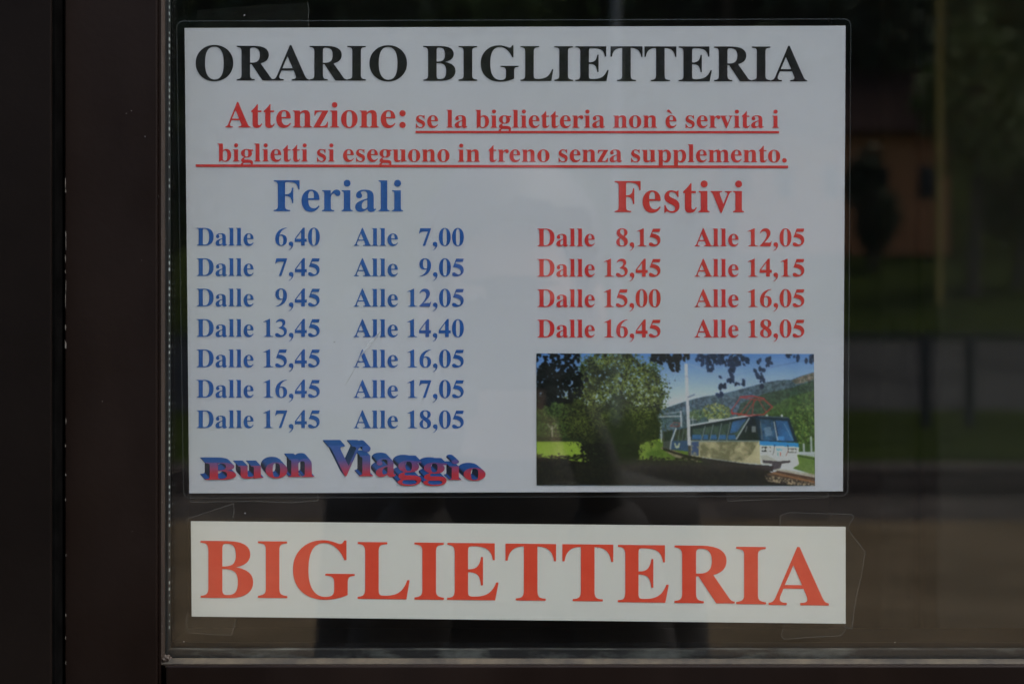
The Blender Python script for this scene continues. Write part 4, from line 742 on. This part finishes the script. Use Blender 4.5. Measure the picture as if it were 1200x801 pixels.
    for _ in range(420):
        k = rs.randint(4); x, y = ((560, 200, 24, 55), (520, 110, 26, 40), (250, 120, 22, 55), (175, 300, 24, 60))[k][:2]; rx_, ry_ = ((560, 200, 24, 55), (520, 110, 26, 40), (250, 120, 22, 55), (175, 300, 24, 60))[k][2:]
        blob(x + rs.normal(0, rx_ * .6), y + rs.normal(0, ry_ * .6), rs.uniform(2, 5), np.array([40, 52, 20]) * rs.uniform(.6, 1.7), .6, rs.rand() * 3)
    for _ in range(160): blob(rs.uniform(62, 240), 455 + rs.normal(0, 7), rs.uniform(3, 7), (20, 24, 9), .4, 0); blob(rs.uniform(440, 700), 464 + rs.normal(0, 7), rs.uniform(3, 8), (24, 26, 11), .4, 0)
    # ragged lower skirt over the lawn, trunk-dark middle
    for _ in range(500): blob(rs.uniform(235, 460), rs.uniform(400, 478), rs.uniform(3, 7), (14, 17, 9), .6, rs.rand() * 3)
    # dark leaves hanging in the foreground
    DK = [(12, 17, 16), (16, 22, 20), (9, 13, 12)]
    for cx_, cy_, rx_, ry_, n_ in ((95, 80, 60, 45, 90), (85, 190, 55, 70, 240), (170, 180, 75, 60, 210), (190, 75, 45, 40, 60), (130, 130, 70, 30, 70), (225, 140, 40, 25, 30)):
        for _ in range(n_):
            q = math.sqrt(rs.rand()); t_ = rs.rand() * 6.28; blob(cx_ + rx_ * q * math.cos(t_), cy_ + ry_ * q * math.sin(t_), rs.uniform(6, 12), DK[rs.randint(3)], .6, rs.rand() * 3.1)
    BL = [(24, 40, 62), (30, 46, 70), (20, 33, 50)]
    for cx_, cy_, rx_, ry_, n_, cl in ((575, 65, 75, 20, 60, DK), (600, 95, 22, 25, 16, DK), (640, 58, 22, 14, 14, DK), (740, 68, 58, 24, 50, BL), (830, 70, 60, 28, 60, BL), (740, 100, 15, 14, 8, BL), (828, 112, 12, 22, 9, BL), (820, 150, 24, 14, 6, BL), (860, 160, 22, 12, 5, BL), (788, 160, 16, 26, 7, BL), (935, 125, 26, 22, 14, BL), (945, 165, 9, 24, 4, BL), (970, 80, 12, 24, 6, BL), (776, 208, 14, 8, 4, BL), (1060, 52, 18, 8, 4, BL), (1086, 80, 8, 20, 3, BL), (1125, 66, 26, 18, 8, BL), (938, 82, 10, 10, 2, BL)):
        for _ in range(n_):
            q = math.sqrt(rs.rand()); t_ = rs.rand() * 6.28; blob(cx_ + rx_ * q * math.cos(t_), cy_ + ry_ * q * math.sin(t_), rs.uniform(6, 13), cl[rs.randint(3)], .62, .6 + rs.rand() * 1.6)
    for ax_ in (0, 1, 0, 1): img = (np.roll(img, 1, ax_) + 2.2 * img + np.roll(img, -1, ax_)) / 4.2
    g_ = img.mean(-1, keepdims=True); img = img * .94 + g_ * .06
    img += rs.normal(0, 4, (H, W, 1)) + rs.normal(0, 2, (H, W, 3))
    return np.clip(img, 3, 255)

img = picture(); H_, W_ = img.shape[:2]
c = img / 255.0; c = np.where(c <= .04045, c / 12.92, ((c + .055) / 1.055) ** 2.4)
ink = np.clip(c * PICTURE_GAIN, 0.002, .8)
corn = [np.array(P(*q, INK - .00002)) for q in ((628.5, 413.8), (953.8, 414.4), (955.2, 569.2), (628.8, 568.6))]
tx = np.linspace(0, 1, W_)[None, :, None]; ty = np.linspace(0, 1, H_)[:, None, None]
vs = (corn[0] * (1 - tx) + corn[1] * tx) * (1 - ty) + (corn[3] * (1 - tx) + corn[2] * tx) * ty
idx = np.arange(W_ * H_).reshape(H_, W_); q = np.stack([idx[:-1, :-1], idx[1:, :-1], idx[1:, 1:], idx[:-1, 1:]], -1).reshape(-1, 4)
me = bpy.data.meshes.new('printed_picture'); me.vertices.add(W_ * H_); me.vertices.foreach_set('co', vs.astype(np.float32).ravel())
me.loops.add(q.size); me.loops.foreach_set('vertex_index', q.astype(np.int32).ravel()); me.polygons.add(len(q)); me.polygons.foreach_set('loop_start', np.arange(0, q.size, 4, dtype=np.int32)); me.update(calc_edges=True); me.validate()
at = me.attributes.new('ink', 'FLOAT_COLOR', 'POINT'); at.data.foreach_set('color', np.concatenate([ink, np.ones((H_, W_, 1))], -1).astype(np.float32).ravel())
po = link_mesh('printed_picture', me, M['print'], tt); po['label'] = 'colour photograph of a blue and cream train beside a round tree'

# ------------------------------------------------------------------ the strip notice below and the sticky tape
st_ = thing('ticket_office_notice', 'narrow white paper strip lettered BIGLIETTERIA in big orange-red capitals', 'notice', P(608, 726, YS))
sheet('paper', [(223.6, 610.2), (991, 616.8), (991, 730.2), (224.6, 721.8)], YS, .00015, M['strip'], st_)
SL = [('B', 235, 296.7, 633.3, 700), ('I', 302.3, 336.7, 633.7, 700), ('G', 343.3, 415.7, 632.3, 702), ('L', 419, 480, 634.7, 701.3), ('I', 485.7, 520.3, 635.2, 702), ('E', 524, 584.3, 635.7, 702.4),
      ('T', 592.3, 651.7, 636.5, 703), ('T', 659, 718.7, 637.2, 703.8), ('E', 724, 783.7, 638, 705.2), ('R', 790.3, 861, 638.7, 706.1), ('I', 862.7, 897.7, 640.2, 707.3), ('A', 900.7, 971.3, 640.2, 708.4)]
runs = []
for ch, a_, b_, t_, bs in SL:
    sl_ = (b_ - a_) * .0098
    pts = [p[1] for lp in GL[ch][1] for p in lp]; kk = (bs - t_) / (max(pts) - min(pts)); base = bs + min(pts) * kk
    runs.append((ch, a_, b_, base - sl_ * .3, base + sl_ * .7, kk * 455))
lettering('lettering', runs, M['orange_ink'], st_)

TY = YS + .0006
def tape(label, pts, y=TY, edges=None):
    t = thing('adhesive_tape', label, 'tape', P(pts[0][0], pts[0][1], y), 'clear tape holding the notices')
    film_front(pts, y, M['tape'], t, 'tape_film')
    bm = bmesh.new(); n = len(pts)
    for i in range(n):
        if edges is not None and i not in edges: continue
        (x0, y0), (x1, y1) = pts[i], pts[(i + 1) % n]; steps = max(2, int(math.hypot(x1 - x0, y1 - y0) / 5)); prev = None
        for k in range(steps + 1):
            f = k / steps; wob = .35 * mnoise.noise(Vector((x0 + f * 9, y0 + k * .7, 1))); px, py = x0 + (x1 - x0) * f + wob, y0 + (y1 - y0) * f + wob
            dx, dy = x1 - x0, y1 - y0; L_ = math.hypot(dx, dy); hw = .35 + .35 * abs(mnoise.noise(Vector((k * .8, x0, y0))))
            a = bm.verts.new(P(px - dy / L_ * hw, py + dx / L_ * hw, y - .00004)); b = bm.verts.new(P(px + dy / L_ * hw, py - dx / L_ * hw, y - .00004))
            if prev: bm.faces.new((prev[0], a, b, prev[1]))
            prev = (a, b)
    for f in bm.faces:
        f.normal_update()
        if f.normal.y > 0: f.normal_flip()
    from_bm('cut_edge', bm, M['tape_edge'], t)
tape('clear tape along the upper right edge of the BIGLIETTERIA strip', [(914, 604), (926, 600), (999, 602.5), (1000.5, 606), (996, 613), (992, 622), (914.5, 621)])
tape('clear crumpled tape down the right end of the BIGLIETTERIA strip', [(985, 617), (993, 616.5), (999, 627), (1014, 646), (1009, 676), (1003, 700), (998, 737), (990, 733), (985, 728)])
tape('clear tape under the lower right corner of the BIGLIETTERIA strip', [(921, 727), (993, 729), (990, 739), (985, 744.5), (950, 746), (919, 748.5), (915, 744)])
tape('clear torn tape under the lower left corner of the BIGLIETTERIA strip', [(219, 719), (276, 720), (276.5, 727), (271, 744), (250, 743), (221, 741), (217.5, 731)])
tape('clear tape over the upper left corner of the BIGLIETTERIA strip', [(216, 612), (217, 608.5), (273.5, 589.5), (274.5, 597), (273, 606), (274.5, 614), (226, 614)], edges=(1, 2, 3))
tape('long clear tape under the lower left edge of the timetable', [(222, 576), (372, 576), (372.5, 586), (341, 588.5), (300, 587), (224, 588)])
tape('long clear tape under the lower right edge of the timetable', [(852, 573), (972, 573), (970.5, 582.5), (930, 584), (880, 585.5), (853.5, 587)])
tape('clear tape over the upper left edge of the timetable', [(230, 36), (231, 12), (290, 7), (360.5, 3), (362, 12), (361, 24), (362, 36)], edges=(3, 4, 5))

# ------------------------------------------------------------------ what the glass reflects: the platform side in front of the window
M['gravel'] = mat('gravel', (0.125, 0.092, 0.055), (0.185, 0.137, 0.084), 1.2, 0.95, bump=.5, bscale=25, spec=0.0)
M['ballast'] = mat('ballast', (0.05, 0.045, 0.04), (0.12, 0.10, 0.085), 3, 0.95, spec=0.0)
M['grass'] = mat('grass', (0.022, 0.034, 0.008), (0.040, 0.054, 0.013), .8, 0.9, spec=0.0)
M['concrete'] = mat('concrete', (0.060, 0.058, 0.056), (0.085, 0.083, 0.078), .5, 0.9, spec=0.0)
M['steel'] = mat('dark_steel', (0.03, 0.03, 0.03), (0.05, 0.05, 0.048), 3, 0.6)
M['rail'] = mat('rusty_rail', (0.10, 0.06, 0.04), (0.16, 0.11, 0.08), 4, 0.5)
M['brick'] = mat('ochre_plaster', (0.56, 0.22, 0.085), (0.63, 0.26, 0.105), .7, 0.9)
M['roof'] = mat('brown_roof', (0.040, 0.024, 0.020), (0.062, 0.038, 0.032), 2, 0.95, spec=0.0, stretch=(1, 1, 4))
M['winglass'] = mat('dark_window', (0.02, 0.022, 0.025), (0.03, 0.032, 0.036), 2, 0.15)
M['yellow'] = mat('yellow_paint', (0.62, 0.42, 0.09), (0.70, 0.48, 0.12), 3, 0.6)
M['white'] = mat('pale_grey_paint', (0.34, 0.34, 0.32), (0.42, 0.42, 0.4), 3, 0.6)
M['bark'] = mat('bark', (0.06, 0.045, 0.032), (0.12, 0.09, 0.065), 5, 0.9, stretch=(1, 1, .2))
M['leaf'] = mat('leaf', (0.045, 0.08, 0.018), (0.09, 0.135, 0.032), 1.5, 0.7)
M['leaf_bright'] = mat('leaf_bright', (0.10, 0.15, 0.03), (0.16, 0.21, 0.05), 1.5, 0.7)
M['leaf_dark'] = mat('leaf_dark', (0.022, 0.042, 0.016), (0.045, 0.075, 0.024), 1.5, 0.7)

def strip_ground(name, d0, z0, d1, z1, m, x=120, n=1):
    return struct(mesh(name, [(-x, -d0, z0), (x, -d0, z0), (x, -d1, z1), (-x, -d1, z1)], [(0, 3, 2, 1)], m))
mesh_ground = strip_ground('ground', -40, -EYE - .004, 600, -EYE - .004, M['grass'], 600)
strip_ground('gravel_platform', 0, -EYE, 13.2, -EYE, M['gravel'])
strip_ground('track_bed', 13.2, -EYE + .004, 20, -EYE + .004, M['ballast'])
strip_ground('road_bank', 36, -EYE, 42, 0.02, M['concrete'])
# lawn rising to the house, then the wooded hillside
vs, fs = [], []
nx, nd = 40, 24
for j in range(nd + 1):
    d = 42 + (190 - 42) * (j / nd) ** 1.4
    for i in range(nx + 1):
        x = -130 + 260 * i / nx
        z = .02 + max(0, d - 42) * .175 if d < 64 else .02 + 22 * .175 + (d - 64) * .52
        vs.append((x, -d, z + .5 * mnoise.noise(Vector((x * .08, d * .08, 0))) * min(1, (d - 42) / 10)))
for j in range(nd):
    for i in range(nx): a = j * (nx + 1) + i; fs.append((a, a + nx + 1, a + nx + 2, a + 1))
struct(mesh('hillside', vs, fs, M['grass'], smooth=True))
def lawn(d): return .02 + max(0, d - 42) * .175

for k, d in enumerate((15.4, 16.85)):
    bm = bmesh.new(); box(bm, -60, 60, -d - .035, -d + .035, -EYE + .004, -EYE + .16); o = from_bm('railway_rail', bm, M['rail'])
    tag(o, ('rusty rail nearer the platform, seen in the reflection', 'rusty rail farther from the platform, seen in the reflection')[k], 'rail', 'rails of the track')
fen = thing('metal_railing', 'dark metal railing along the road, reflected in the glass at right', 'railing', (0, -28.5, -EYE))
top = F(600, 392, 28.5).z
for px in (-260, -209, 120, 171, 500, 551, 880, 931, 1085, 1136, 1290, 1341, 1670, 1721):
    x = F(px, 0, 28.5).x
    bm = bmesh.new(); box(bm, x - .075, x + .075, -28.57, -28.43, -EYE, top - .02, .01); from_bm('post', bm, M['steel'], fen)
bm = bmesh.new(); box(bm, -22, 26, -28.56, -28.44, top - .09, top + .02, .01); from_bm('handrail', bm, M['steel'], fen)

def pole(name, px, d, base, h, r, m, label):
    q = F(px, 400, d); bm = bmesh.new(); tube(bm, [(q.x, -d, base), (q.x, -d, base + h)], r, r * .85, 10); tag(from_bm(name, bm, m), label, 'pole')
pole('signal_pole', 1100.5, 48, lawn(48) - .1, 12, .085, M['yellow'], 'tall thin yellow pole on the lawn, reflected in the glass at right')
pole('catenary_mast', 722, 30, -EYE, 9.5, .085, M['white'], 'pale mast reflected just above the top edge of the timetable')

# house
hd = 60.0; hz = lawn(hd) - .4; hx0, hx1 = F(845, 0, hd).x, F(1113, 0, hd).x; zt = F(0, 152, hd).z; zr = F(0, 84, hd).z
hs = thing('house', 'low ochre house with dark brown roof on the lawn, dim reflection at right', 'house', ((hx0 + hx1) / 2, -hd, hz))
bm = bmesh.new(); box(bm, hx0, hx1, -hd - 7, -hd, hz, zt); from_bm('wall', bm, M['brick'], hs)
bm = bmesh.new(); e = .7
v = [bm.verts.new(c_) for c_ in ((hx0 - e, -hd + e, zt - .1), (hx1 + e + 2.2, -hd + e, zt - .1), (hx1 + e + 2.2, -hd - 7 - e, zt - .1), (hx0 - e, -hd - 7 - e, zt - .1), (hx0 + 1.5, -hd - 3.5, zr + .6), (hx1 + 1.2, -hd - 3.5, zr + .6))]
for f in ((0, 1, 5, 4), (2, 3, 4, 5), (1, 2, 5), (3, 0, 4), (3, 2, 1, 0)): bm.faces.new([v[i] for i in f])
from_bm('roof', bm, M['roof'], hs)
for px in (870, 920, 975, 1032, 1086):
    a, b = F(px - 9, 232, hd), F(px + 9, 195, hd); bm = bmesh.new(); box(bm, a.x, b.x, -hd - .1, -hd + .06, a.z, b.z); from_bm('window', bm, M['winglass'], hs)

# trees: trunk, limbs and a crown of many small leaf faces
def leaf_cloud(bm, centre, rad, n, size, rg):
    for _ in range(n):
        t, u = rg.uniform(0, 6.283), rg.uniform(-1, 1); q = rg.random() ** .4; s = math.sqrt(1 - u * u)
        p = Vector(centre) + Vector((rad[0] * s * math.cos(t), rad[1] * s * math.sin(t), rad[2] * u)) * q
        a = Vector((rg.gauss(0, 1), rg.gauss(0, 1), rg.gauss(0, 1))).normalized(); b = a.orthogonal().normalized(); c_ = a.cross(b); sz_ = size * rg.uniform(.6, 1.3)
        bm.faces.new([bm.verts.new(p + b * sz_), bm.verts.new(p + c_ * sz_ * .5), bm.verts.new(p - b * sz_), bm.verts.new(p - c_ * sz_ * .5)])
def tree(px, d, base, h, rad, m, label, seed, clear=.3, n=2600, size=.22, name='tree'):
    rg = random.Random(seed); x = F(px, 400, d).x
    t = thing(name, label, 'tree', (x, -d, base), 'trees reflected in the glass')
    bm = bmesh.new(); tube(bm, [(x, -d, base - .2), (x + .1, -d, base + h * clear), (x, -d, base + h * .8)], .13 + h * .012, .05)
    for k in range(5):
        an = k * 1.3 + rg.random(); tube(bm, [(x, -d, base + h * (clear + .06 * k)), (x + rad * .7 * math.cos(an), -d + rad * .7 * math.sin(an), base + h * (clear + .22 + .08 * k))], .09, .03, 6)
    from_bm('trunk', bm, M['bark'], t)
    bm = bmesh.new()
    for k in range(14):
        u = rg.uniform(-1, 1); an = rg.uniform(0, 6.283); s = math.sqrt(1 - u * u) * .62
        hh = h * (1 - clear) / 2; c_ = (x + rad * s * math.cos(an), -d + rad * s * math.sin(an), base + h * clear + hh + hh * u * .65)
        leaf_cloud(bm, c_, (rad * .45, rad * .45, hh * .42), n // 14, size, rg)
    from_bm('crown', bm, m, t)
tree(1021, 56, lawn(56), 4.2, 1.0, M['leaf_dark'], 'small dark round tree in front of the ochre house', 3, .12, 2200, .16)
tree(1140, 50, lawn(50), 9.0, 2.0, M['leaf_bright'], 'light green tree with thin trunk right of the yellow pole', 4, .36, 1900, .17)
tree(1192, 52, lawn(52), 6.2, 1.7, M['leaf'], 'mid green bushy tree at the right edge of the glass', 5, .2, 2200, .17)
tree(1205, 62, lawn(60), 13, 3.0, M['leaf'], 'tall green tree behind at the right edge of the glass', 6, .3, 2600, .22)
tree(600, 44, lawn(44), 17, 4.2, M['leaf_bright'], 'broad light green tree above the top edge of the timetable', 8, .25, 6000, .24)
tree(340, 40, -.5, 18, 4.2, M['leaf_dark'], 'dark tree left of the light green one above the timetable', 9, .1, 7000, .26)
tree(850, 43, lawn(43), 18, 4.4, M['leaf_dark'], 'dark tree right of the white mast above the timetable', 10, .3, 7000, .26)
tree(1020, 66, lawn(64), 16, 4.0, M['leaf_dark'], 'dark tree rising behind the brown roof', 12, .2, 5000, .26)
tree(190, 48, lawn(48), 5, 1.6, M['leaf'], 'dark green tree beside the stile, in the left edge of the glass', 13, .25, 2400, .18)
# the wood on the hillside: nobody could count it
rg = random.Random(21); bm = bmesh.new()
for _ in range(330):
    d = rg.uniform(72, 150); x = rg.uniform(-75, 75); z = .02 + 22 * .175 + (d - 64) * .52; r = rg.uniform(2.5, 4.5); leaf_cloud(bm, (x, -d, z + r * 1.3), (r, r, r * 1.5), 170, .55, rg)
struct(from_bm('woods', bm, M['leaf']), kind='stuff')

# the photographer, whose dark outline the glass shows below the timetable
M['cloth'] = mat('dark_jacket', (0.045, 0.040, 0.037), (0.06, 0.053, 0.049), 12, 0.9, bump=.4, bscale=40)
M['trouser'] = mat('dark_trousers', (0.05, 0.047, 0.046), (0.07, 0.066, 0.064), 12, 0.9)
M['skin'] = mat('skin', (0.42, 0.25, 0.18), (0.5, 0.31, 0.23), 20, 0.55)
M['hair'] = mat('dark_hair', (0.02, 0.014, 0.01), (0.04, 0.028, 0.02), 80, 0.6)
per = thing('person', 'person in dark clothes holding a camera, seen only as a dark reflection', 'person', (0.0, -1.02, -EYE))
def skin_body(name, joints, edges, m, parent, levels=2):
    me = bpy.data.meshes.new(name); me.from_pydata([j[0] for j in joints], edges, []); o = bpy.data.objects.new(name, me); COL.objects.link(o)
    o.modifiers.new('skin', 'SKIN'); me.skin_vertices if me.skin_vertices else None
    if not me.skin_vertices: return o
    for sv_, j in zip(me.skin_vertices[0].data, joints): r = j[1]; sv_.radius = r if isinstance(r, tuple) else (r, r)
    me.skin_vertices[0].data[0].use_root = True
    sb = o.modifiers.new('sub', 'SUBSURF'); sb.levels = levels; sb.render_levels = levels
    dg = bpy.context.evaluated_depsgraph_get(); m2 = bpy.data.meshes.new_from_object(o.evaluated_get(dg)); bpy.data.objects.remove(o)
    for p in m2.polygons: p.use_smooth = True
    return link_mesh(name, m2, m, parent)
YB = -1.02
J = [((0, YB, -.62), (.135, .10)), ((0, YB, -.48), (.125, .09)), ((0, YB, -.30), (.145, .10)), ((0, YB, -.17), (.10, .07)), ((0, YB + .01, -.10), .05), ((0, YB + .03, -.03), .065), ((0, YB + .035, .05), .085), ((0, YB + .02, .13), .05)]
E_ = [(0, 1), (1, 2), (2, 3), (3, 4), (4, 5), (5, 6), (6, 7)]
for s in (-1, 1):
    b = len(J)
    J += [((s * .145, YB, -.20), .05), ((s * .150, YB + .02, -.40), .034), ((s * .135, YB + .10, -.43), .030), ((s * .085, YB + .17, -.13), .024), ((s * .062, YB + .185, -.07), (.022, .030))]
    E_ += [(3, b), (b, b + 1), (b + 1, b + 2), (b + 2, b + 3), (b + 3, b + 4)]
    for k, (fy, fz) in enumerate(((.035, .030), (.045, .012), (.046, -.006), (.040, -.022))):
        n0 = len(J); J += [((s * .055, YB + .185 + fy * .5, -.045 + fz), .0085), ((s * (.032), YB + .185 + fy, -.040 + fz), .0075)]; E_ += [(b + 4, n0), (n0, n0 + 1)]
    n0 = len(J); J += [((s * .050, YB + .165, -.055), .010), ((s * .034, YB + .150, -.062), .008)]; E_ += [(b + 4, n0), (n0, n0 + 1)]
    b = len(J)
    J += [((s * .085, YB, -.72), .082), ((s * .10, YB + .01, -1.02), .058), ((s * .11, YB - .02, -1.40), .038), ((s * .115, YB + .02, -1.455), .036), ((s * .125, YB + .13, -1.468), .030)]
    E_ += [(0, b), (b, b + 1), (b + 1, b + 2), (b + 2, b + 3), (b + 3, b + 4)]
body = skin_body('body', J, E_, [M['skin'], M['cloth']], per)      # shirt up to the head; hands coloured dark to dim their reflection
for p in body.data.polygons: p.material_index = 0 if p.center.z > -.12 and abs(p.center.x) < .12 and p.center.y < YB + .135 else 1
# the face: nose, brow and eye hollows pressed into the head, eyes and mouth as pieces of their own
hv = [v for v in body.data.vertices if v.co.z > -.07 and abs(v.co.x) < .11 and v.co.y > YB]
for v in hv:
    x, z = v.co.x, v.co.z; g = lambda cx_, cz_, r: math.exp(-((x - cx_) ** 2 + (z - cz_) ** 2) / (r * r))
    v.co.y += .026 * g(0, .020, .016) + .008 * g(0, -.045, .022) - .010 * (g(-.032, .042, .016) + g(.032, .042, .016)) + .006 * g(0, .065, .05)
body.data.update()
front = lambda x, z: max([v.co.y for v in hv if (v.co.x - x) ** 2 + (v.co.z - z) ** 2 < .0003] or [YB + .11])
M['eye'] = mat('eye', (0.5, 0.48, 0.45), (0.6, 0.58, 0.55), 20, 0.3)
M['lip'] = mat('lip', (0.30, 0.11, 0.09), (0.34, 0.13, 0.11), 30, 0.5)
def lump(name, c_, r_, m):
    bm = bmesh.new(); bmesh.ops.create_icosphere(bm, subdivisions=3, radius=1)
    for v in bm.verts: v.co = Vector((v.co.x * r_[0] + c_[0], v.co.y * r_[1] + c_[1], v.co.z * r_[2] + c_[2]))
    return from_bm(name, bm, m, per, True)
for s in (-1, 1):
    fy_ = front(s * .032, .042)
    lump('eye', (s * .032, fy_ - .003, .042), (.013, .006, .006), M['eye']); lump('pupil', (s * .032, fy_ + .0012, .042), (.0055, .003, .0055), M['black'])
    lump('eyebrow', (s * .033, front(s * .033, .062), .060), (.019, .004, .0035), M['hair'])
lump('mouth', (0, front(0, -.018) - .001, -.020), (.022, .005, .006), M['lip'])
# clothing: jacket and trousers are skins of their own, a little looser
JK = [((0, YB, -.64), (.150, .115)), ((0, YB, -.48), (.142, .105)), ((0, YB, -.30), (.16, .115)), ((0, YB, -.17), (.112, .085)), ((0, YB + .008, -.12), .062)]
EK = [(0, 1), (1, 2), (2, 3), (3, 4)]
for s in (-1, 1):
    b = len(JK); JK += [((s * .145, YB, -.20), .075), ((s * .150, YB + .015, -.40), .064), ((s * .135, YB + .10, -.44), .060), ((s * .088, YB + .168, -.145), .046)]
    EK += [(3, b), (b, b + 1), (b + 1, b + 2), (b + 2, b + 3)]
skin_body('jacket', JK, EK, M['cloth'], per)
JT = [((0, YB, -.60), (.145, .112))]; ET = []
for s in (-1, 1):
    b = len(JT); JT += [((s * .088, YB, -.74), .098), ((s * .10, YB + .01, -1.02), .078), ((s * .11, YB - .015, -1.42), .062)]; ET += [(0, b), (b, b + 1), (b + 1, b + 2)]
skin_body('trousers', JT, ET, M['trouser'], per)
for s in (-1, 1):
    bm = bmesh.new(); bmesh.ops.create_icosphere(bm, subdivisions=3, radius=1)
    for v in bm.verts: v.co = Vector((v.co.x * .048, v.co.y * .135, max(v.co.z, -.45) * .06)) + Vector((s * .122, YB + .07, -EYE + .027))
    from_bm('shoe', bm, M['black'], per, True)
bm = bmesh.new(); bmesh.ops.create_icosphere(bm, subdivisions=4, radius=1)
for v in bm.verts:
    f = 1 + .06 * mnoise.noise(v.co * 5); v.co = Vector((v.co.x * .098 * f, v.co.y * .112 * f, v.co.z * .105 * f)) + Vector((0, YB + .005, .095))
bmesh.ops.delete(bm, geom=[v for v in bm.verts if v.co.y > YB + .065 and v.co.z < .135 or v.co.z < -.01], context='VERTS')
from_bm('hair', bm, M['hair'], per, True)
for s in (-1, 1):
    bm = bmesh.new(); bmesh.ops.create_icosphere(bm, subdivisions=3, radius=1)
    for v in bm.verts: v.co = Vector((v.co.x * .011, v.co.y * .02, v.co.z * .032)) + Vector((s * .088, YB + .03, .03))
    from_bm('ear', bm, M['skin'], per, True)
kam = thing('camera_body', 'black camera held up by the person in dark clothes', 'camera', (0, -.82, -.035))
bm = bmesh.new(); box(bm, -.068, .068, -.835, -.795, -.045, .040, .007, 3); box(bm, -.025, .025, -.832, -.80, .0405, .062, .006, 3); from_bm('housing', bm, M['black'], kam)
bm = bmesh.new(); tube(bm, [(0, -.7945, 0), (0, -.768, 0)], .033, .034, 28); from_bm('lens', bm, M['black'], kam)
